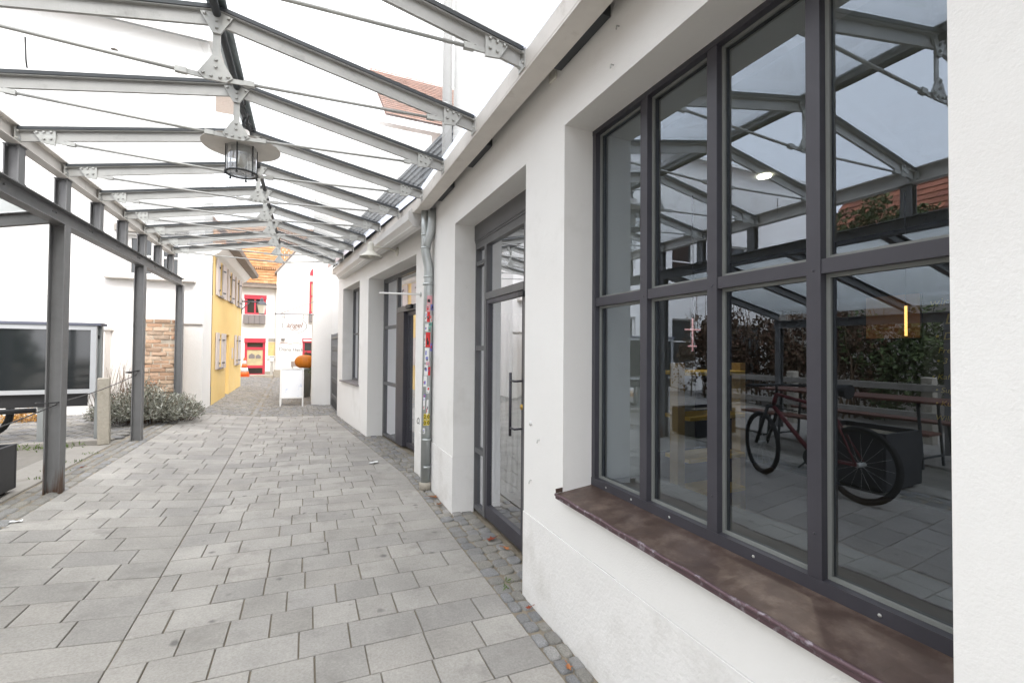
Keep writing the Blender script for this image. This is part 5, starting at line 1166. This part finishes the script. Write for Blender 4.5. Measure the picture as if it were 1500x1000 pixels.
mb = MB(); mb.lathe([(.001, -.010), (.265, -.010), (.265, .010), (.001, .010)], (0, 0, 0), 40, 'y', smooth=False); mb.bm.transform(Matrix.Translation((cx, SYY, cz)) @ Matrix.Diagonal((1, 1, .68, 1))); mb.build('board', 'white_paint', sg)
mb = MB(); mb.lathe([(.262, -.013), (.272, -.013), (.272, .013), (.262, .013)], (0, 0, 0), 40, 'y', close=True); mb.bm.transform(Matrix.Translation((cx, SYY, cz)) @ Matrix.Diagonal((1, 1, .68, 1))); mb.build('rim', 'text_grey', sg)
text_mesh('lettering', 'angel', .17, 'text_brown', frame4((cx - .01, SYY - .0125, cz - .035), (1, 0, 0), (0, 0, 1)), sg, align='CENTER', shear=.25)
mb = MB(); mb.tube([(cx + .11 * math.cos(math.pi + math.pi * k / 12), SYY - .012, cz - .02 + .09 * math.sin(math.pi + math.pi * k / 12)) for k in range(13)], .004, 5); mb.build('flourish', 'text_brown', sg)
# A-board
ab = thing('pavement_sign', 'white folding pavement sign with a pale printed poster', 'sign', (-.31, 11.97, .1))
mb = MB(); yb, yt = 11.93, 12.10; zb, zt = .12, 1.01
for x in (-.56, -.085): mb.bar((x, yb, zb), (x, yt, zt), .03, .025, (0, 1, 0))
mb.bar((-.575, yt, zt), (-.07, yt, zt), .03, .03); mb.bar((-.56, yb + .035, .33), (-.085, yb + .035, .33), .03, .03); mb.build('frame', 'white_paint', ab)
mb = MB(); f4 = [(-.54, yb + .04, .345), (-.105, yb + .04, .345), (-.105, yt, .99), (-.54, yt, .99)]; mb.face(f4); mb.face([(x, y + .012, z) for x, y, z in f4]); mb.build('poster', 'boardprint', ab)
mb = MB()
for x in (-.56, -.085): mb.bar((x, 12.30, zb), (x, 12.12, zt), .03, .025, (0, 1, 0))
mb.bar((-.56, 12.25, .33), (-.085, 12.25, .33), .025, .025); mb.build('rear_leg_frame', 'white_paint', ab)
# zinc planter and pumpkin
zp = thing('tall_zinc_planter', 'tall tapered zinc planter with a sprig of green beside the annex', 'planter', (-.06, 14.0, .1))
mb = MB(); mb.lathe([(.13, 0), (.20, .80), (.21, .80), (.21, .83), (.17, .83), (.16, .75), (.0001, .75)], (-.05, 14.0, .12), 24); mb.build('pot', 'zinc', zp)
mb = MB(); rg = random.Random(2)
for _ in range(160): leaf_quad(mb, (-.05 + rg.gauss(0, .09), 14.0 + rg.gauss(0, .09) - .05, .90 + rg.uniform(-.08, .05)), .07, rg, .5)
mb.build('greenery', 'grass', zp)
pk = thing('pumpkin', 'big orange pumpkin sitting on the tall zinc planter', 'pumpkin', (-.05, 14.0, .94))
mb = MB(); n_, m2 = 48, 16; rings = []
for j in range(m2 + 1):
    ph = math.pi * j / m2; rg_ = []
    for i in range(n_):
        th = 2 * math.pi * i / n_; rib = 1 - .06 * abs(math.cos(th * 6)) ** 6 * 0 - .07 * (abs(math.sin(th * 6)) < .3)
        r = .27 * max(.001, math.sin(ph)) ** .8 * rib; rg_.append(mb.v((-.05 + r * math.cos(th), 14.0 + r * math.sin(th), 1.125 - .19 * math.cos(ph))))
    rings.append(rg_)
for A, B in zip(rings, rings[1:]):
    for i in range(n_): f = mb.bm.faces.new([A[i], A[(i + 1) % n_], B[(i + 1) % n_], B[i]]); f.smooth = True
mb.build('body', 'orange', pk); mb = MB(); mb.tube([(-.05, 14.0, 1.30), (-.045, 14.0, 1.36), (-.02, 13.99, 1.40)], [.03, .02, .022], 8); mb.build('stem', 'twig', pk)
bx = MB(); bx.box((-.42, 14.4, .98), (-.20, 14.5, 1.13), .006); bx.box((-.41, 14.394, .99), (-.38, 14.3995, 1.12)); bx.box((-.33, 14.394, 1.0), (-.23, 14.3995, 1.11)); bx.box((-.40, 14.41, .1), (-.36, 14.45, .98)); tag(own_base(bx.build('menu_stand', 'shutter'), (-.3, 14.4, .1)), 'small pale card stand behind the pavement sign', 'stand')
# houses far behind the wing, seen through the glass roof
rh = thing('rear_house', 'pale house behind the wing with red-brown tiled roof seen through the canopy glass', 'building', (4, 17, 0))
mb = MB(); mb.box((2.2, 17.2, 0), (12, 22, 9.9)); mb.build('wall', 'plaster_far', rh)
mb = MB(); tiles(mb, Vector((2.38, 16.0, 9.62)), Vector((.22, 0, 0)), Vector((-.015, .1, .12)), 45, 24, lift=.022); mb.face([(2.35, 16.05, 9.58), (12, 16.05, 9.58), (12, 18.4, 12.4), (2.0, 18.4, 12.4)]); mb.build('roof', 'tile_rose', rh)

# ================================================================== behind the posts: what the window mirrors
hg = thing('brown_hedge', 'tall hedge of brown winter leaves on the far left, mirrored in the window', 'hedge', (-7.0, 6.5, .2))
rg = random.Random(21); mb = MB(); tw = MB()
for k in range(5): blob_leaves(mb, (-7.2 + rg.uniform(-.2, .2), 5.4 + k * .95, 1.45), (.8, .8, 1.3), 2600, .10, rg, zmin=.2)
for k in range(60):
    b0 = Vector((-7.2 + rg.gauss(0, .3), rg.uniform(5, 9.6), .2)); tw.tube([b0, b0 + Vector((rg.gauss(0, .15), rg.gauss(0, .15), 1.2)), b0 + Vector((rg.gauss(0, .4), rg.gauss(0, .4), rg.uniform(2, 3.2)))], [.02, .012, .004], 5)
mb.build('foliage', 'leafbrown', hg); tw.build('twigs', 'twig', hg)
hg = thing('green_hedge', 'tall dense green hedge on the far left, mirrored in the right window panes', 'hedge', (-7.0, 2.5, .2))
mb = MB()
for k in range(6): blob_leaves(mb, (-7.1 + rg.uniform(-.2, .2), -.6 + k * 1.05, 1.35), (.8, .85, 1.25), 2600, .09, rg, zmin=.2)
mb.build('foliage', 'leaf', hg)
mb = MB()
for k in range(18): b0 = Vector((-7.1 + rg.gauss(0, .2), rg.uniform(-1, 5), .2)); mb.tube([b0, b0 + Vector((rg.gauss(0, .2), rg.gauss(0, .2), 1.6))], [.03, .01], 5)
mb.build('stem', 'twig', hg)
rh2 = thing('red_roof_house', 'house with large red tiled roof beyond the hedge, mirrored in the window', 'building', (-14, 3, .2))
mb = MB(); mb.box((-20, -6, 0), (-11.5, 8.6, 4.6)); mb.build('wall', 'plaster_far', rh2)
mb = MB(); tiles(mb, Vector((-11.2, -6.2, 4.4)), Vector((0, .3, 0)), Vector((-.2, 0, .21)), 51, 12, lift=.03); mb.face([(-11.2, -6.2, 4.38), (-11.2, 9.1, 4.38), (-13.6, 9.1, 6.88), (-13.6, -6.2, 6.88)]); mb.build('roof', 'tile_red', rh2)
iv = thing('ivy_wall', 'garden wall topped with a thick mass of ivy before the red roof house', 'wall', (-9.2, 4, .2))
mb = MB(); mb.box((-9.3, -2, 0), (-9.05, 8.6, 4.25)); mb.build('wall', 'concrete', iv)
mb = MB()
for k in range(9): blob_leaves(mb, (-9.1, -1.2 + k * .95, 4.35 + .25 * math.sin(k * 1.7)), (.5, .75, .65), 1100, .11, rg)
mb.build('ivy', 'leaf', iv)
# bicycle
bk = thing('bicycle', 'red mountain bike standing by the planter, seen only mirrored in the window', 'bicycle', (-1.68, 2.95, .1))
zr0 = gz(-1.6, 2.5); Rw = .345
Pr, Pf = Vector((-1.62, 2.45, zr0 + Rw)), Vector((-1.72, 3.50, zr0 + Rw))
ax_ = (Pf - Pr).normalized(); sd_ = ax_.cross(Vector((0, 0, 1)))
def wheel(c, fwd):
    s = fwd.cross(Vector((0, 0, 1))).normalized()
    def circ(r, n=40): return [c + fwd * (r * math.cos(2 * math.pi * k / n)) + Vector((0, 0, r * math.sin(2 * math.pi * k / n))) for k in range(n + 1)]
    mb = MB(); mb.tube(circ(Rw - .022), .022, 8, caps=False); o = mb.build('wheel', 'rubber', bk)
    mb = MB(); mb.tube(circ(Rw - .05), .009, 6, caps=False); mb.build('rim', 'black', o)
    mb = MB()
    for k in range(16): a = math.pi * 2 * k / 16; mb.tube([c + s * (.02 if k % 2 else -.02), c + fwd * ((Rw - .07) * math.cos(a)) + Vector((0, 0, (Rw - .07) * math.sin(a)))], .0015, 4, caps=False)
    mb.tube([c - s * .05, c + s * .05], .022, 8); mb.build('spokes', 'plate', o)
wheel(Pr, ax_); st = (ax_ + sd_ * -.35).normalized(); wheel(Pf, st)
BB = Pr + ax_ * .43 + Vector((0, 0, -.03)); ST_ = Pr + ax_ * .27 + Vector((0, 0, .47)); HT = Pr + ax_ * .86 + Vector((0, 0, .55)); HB = Pr + ax_ * .90 + Vector((0, 0, .42))
mb = MB()
for p, q, r in ((BB, ST_, .017), (BB, HB, .022), (ST_, HT, .019), (HT, HB, .022), (Pr + sd_ * .06, BB + sd_ * .04, .010), (Pr - sd_ * .06, BB - sd_ * .04, .010), (Pr + sd_ * .06, ST_, .009), (Pr - sd_ * .06, ST_, .009)): mb.tube([p, q], r, 8)
mb.build('frame', 'bike_red', bk)
ss = st.cross(Vector((0, 0, 1))).normalized(); mb = MB()
for k in (-.06, .06): mb.tube([HB + ss * k, Pf + ss * k], .018, 8)
mb.tube([HB + ss * -.07, HB + ss * .07], .02, 8); mb.build('fork', 'black', bk)
mb = MB(); tp_ = HT + Vector((0, 0, .10)); mb.tube([HT, tp_], .014, 8); mb.tube([tp_ + ss * -.34 - st * .05, tp_ + ss * -.1, tp_ + ss * .1, tp_ + ss * .34 - st * .05], .014, 8); mb.build('handlebar', 'black', bk)
mb = MB(); sp = ST_ + (ST_ - BB).normalized() * .16; mb.tube([ST_, sp], .013, 8); mb.build('seat_post', 'black', bk)
mb = MB(); mb.tube([sp - ax_ * .13 + Vector((0, 0, .02)), sp - ax_ * .04 + Vector((0, 0, .03)), sp + ax_ * .14 + Vector((0, 0, .015))], [.07, .055, .018], 10); mb.build('saddle', 'black', bk)
mb = MB(); mb.lathe([(.085, -.003), (.09, 0), (.085, .003)], (0, 0, 0), 20, 'x'); mb.bm.transform(Matrix.Translation(BB + sd_ * .05) @ Matrix.Rotation(math.atan2(sd_.y, sd_.x), 4, 'Z')); mb.tube([BB + sd_ * .06, BB + sd_ * .07 + ax_ * .12 - Vector((0, 0, .12))], .009, 6); mb.tube([BB - sd_ * .06, BB - sd_ * .07 - ax_ * .12 + Vector((0, 0, .12))], .009, 6); mb.build('crank', 'black', bk)
# beer table and bench
def trestle(name, label, cat, x, y, w_, L_, h, grp=None):
    t = thing(name, label, cat, (x, y, .21), group=grp); OFF.pop(t)
    mb = MB(); mb.box((-w_ / 2, -L_ / 2, h - .03), (w_ / 2, L_ / 2, h), .006); mb.build('top', 'tabletop', t)
    for s in (-1, 1):
        mb = MB(); yy = s * (L_ / 2 - .25)
        for sx in (-1, 1): mb.bar((sx * w_ * .36, yy, 0), (sx * w_ * .36, yy - s * .05, h - .031), .03, .02)
        mb.bar((-w_ * .36, yy, .12), (w_ * .36, yy, .12), .02, .02); mb.build('leg', 'dark_steel', t)
trestle('beer_table', 'long orange-red beer garden table under the lean-to roof', 'table', -3.55, 3.6, .6, 2.2, .76)
trestle('beer_bench', 'orange-red beer bench on the shop side of the long table', 'bench', -3.0, 3.6, .26, 2.2, .46, 'beer benches')
trestle('beer_bench', 'orange-red beer bench on the hedge side of the long table', 'bench', -4.1, 3.6, .26, 2.2, .46, 'beer benches')
rl = thing('wooden_railing', 'grey weathered timber railing with stone posts before the hedge', 'railing', (-5.2, 4, .2))
for y in (-.5, 1.5, 3.5, 5.5, 7.3):
    mb = MB(); mb.box((-5.27, y - .07, .19), (-5.13, y + .07, 1.15), .01); mb.build('post', 'granite', rl)
for z in (.55, .95):
    mb = MB(); mb.box((-5.125, -.6, z), (-5.08, 7.4, z + .10), .004); mb.build('rail', 'concrete', rl)
# the alley front far left keeps going behind the camera
# ================================================================== small things on the ground
def fallen(x, y, s, rot, m_, label):
    mb = MB(); rg = random.Random(int(x * 1000 + y * 77)); n = 11
    pts = []
    for k in range(n):
        a = 2 * math.pi * k / n; r = s * (1 if k % 2 == 0 else .55) * (1.25 if k == 0 else 1) * rg.uniform(.85, 1.1); pts.append((r * math.cos(a), r * .72 * math.sin(a), .006 + .25 * abs(r * math.sin(a)) + rg.uniform(0, .006)))
    c = mb.v((0, 0, .004)); vs = [mb.v(p) for p in pts]
    for k in range(n): mb.bm.faces.new([c, vs[k], vs[(k + 1) % n]])
    st_ = mb.bar((s * 1.1, 0, .012), (s * 1.9, s * .15, .008), .003, .003)
    o = mb.build('fallen_leaf', m_); o.location = (x, y, gz(x, y) + .003); o.rotation_euler = (rg.uniform(-.1, .1), rg.uniform(-.1, .1), rot); tag(o, label, 'leaf', 'fallen autumn leaves')
fallen(1.345, 3.36, .045, .4, 'autumnred', 'dark red curled autumn leaf on the setts before the glass door')
fallen(1.385, 3.16, .035, 2.0, 'autumn', 'orange autumn leaf against the glass door threshold')
fallen(1.175, 4.30, .045, 1.1, 'autumn', 'brown-orange leaf near the pier foot right of the downpipe')
fallen(1.185, 4.52, .05, 2.6, 'autumn', 'larger orange leaf just in front of the downpipe foot')
fallen(1.14, 1.86, .026, 1.3, 'autumn', 'orange leaf on the setts nearest the camera')
fallen(1.19, 2.38, .024, .2, 'autumnred', 'red leaf scrap on the setts at the wall foot below the corner')
fallen(-2.15, 6.25, .025, .7, 'autumnred', 'reddish leaf on the setts beyond the rusty post')
def scrap(x, y, s, rot, label):
    mb = MB(); rg = random.Random(int(x * 991)); n = 5
    g = [[mb.v(((i - 2) * s / 2, (j - 2) * s / 4, .004 + rg.uniform(0, s * .28))) for i in range(n)] for j in range(n)]
    for j in range(n - 1):
        for i in range(n - 1): mb.bm.faces.new([g[j][i], g[j][i + 1], g[j + 1][i + 1], g[j + 1][i]])
    o = mb.build('paper_scrap', 'paper'); o.location = (x, y, gz(x, y) + .002); o.rotation_euler[2] = rot; tag(o, label, 'litter', 'scraps of paper on the paving')
scrap(.80, 6.1, .06, .3, 'crumpled white paper tissue on the slabs near the entrance')
scrap(-1.96, 4.62, .035, .2, 'flat white paper scrap on the slabs at the left edge')
scrap(-.55, 6.9, .025, .9, 'tiny white paper bit in the middle of the path')

def on_glass(x, y, s_, rot, label):
    z = zr(y) - abs(x - RX) * (zr(y) - ze(y)) / abs(er(y) - RX) + .008
    mb = MB(); rg = random.Random(int(y * 100)); n = 8; vs = [mb.v((s_ * math.cos(2 * math.pi * k / n) * rg.uniform(.6, 1.2), s_ * .6 * math.sin(2 * math.pi * k / n) * rg.uniform(.6, 1.2), .003)) for k in range(n)]; c = mb.v((0, 0, .012))
    for k in range(n): mb.bm.faces.new([c, vs[k], vs[(k + 1) % n]])
    o = mb.build('fallen_leaf', 'twig'); o.location = (x, y, z); o.rotation_euler = (0, .2 if x > RX else -.2, rot); tag(o, label, 'leaf', 'fallen autumn leaves')
on_glass(-.02, 5.55, .05, .3, 'dead leaf lying on the wall-side roof glass beyond the hanging lamp')
on_glass(-.12, 7.3, .06, 1.3, 'dead leaf lying far down on the wall-side roof glass')
on_glass(-1.1, 3.5, .03, 2.2, 'dead leaf lying on the yard-side roof glass before the hanging lamp')
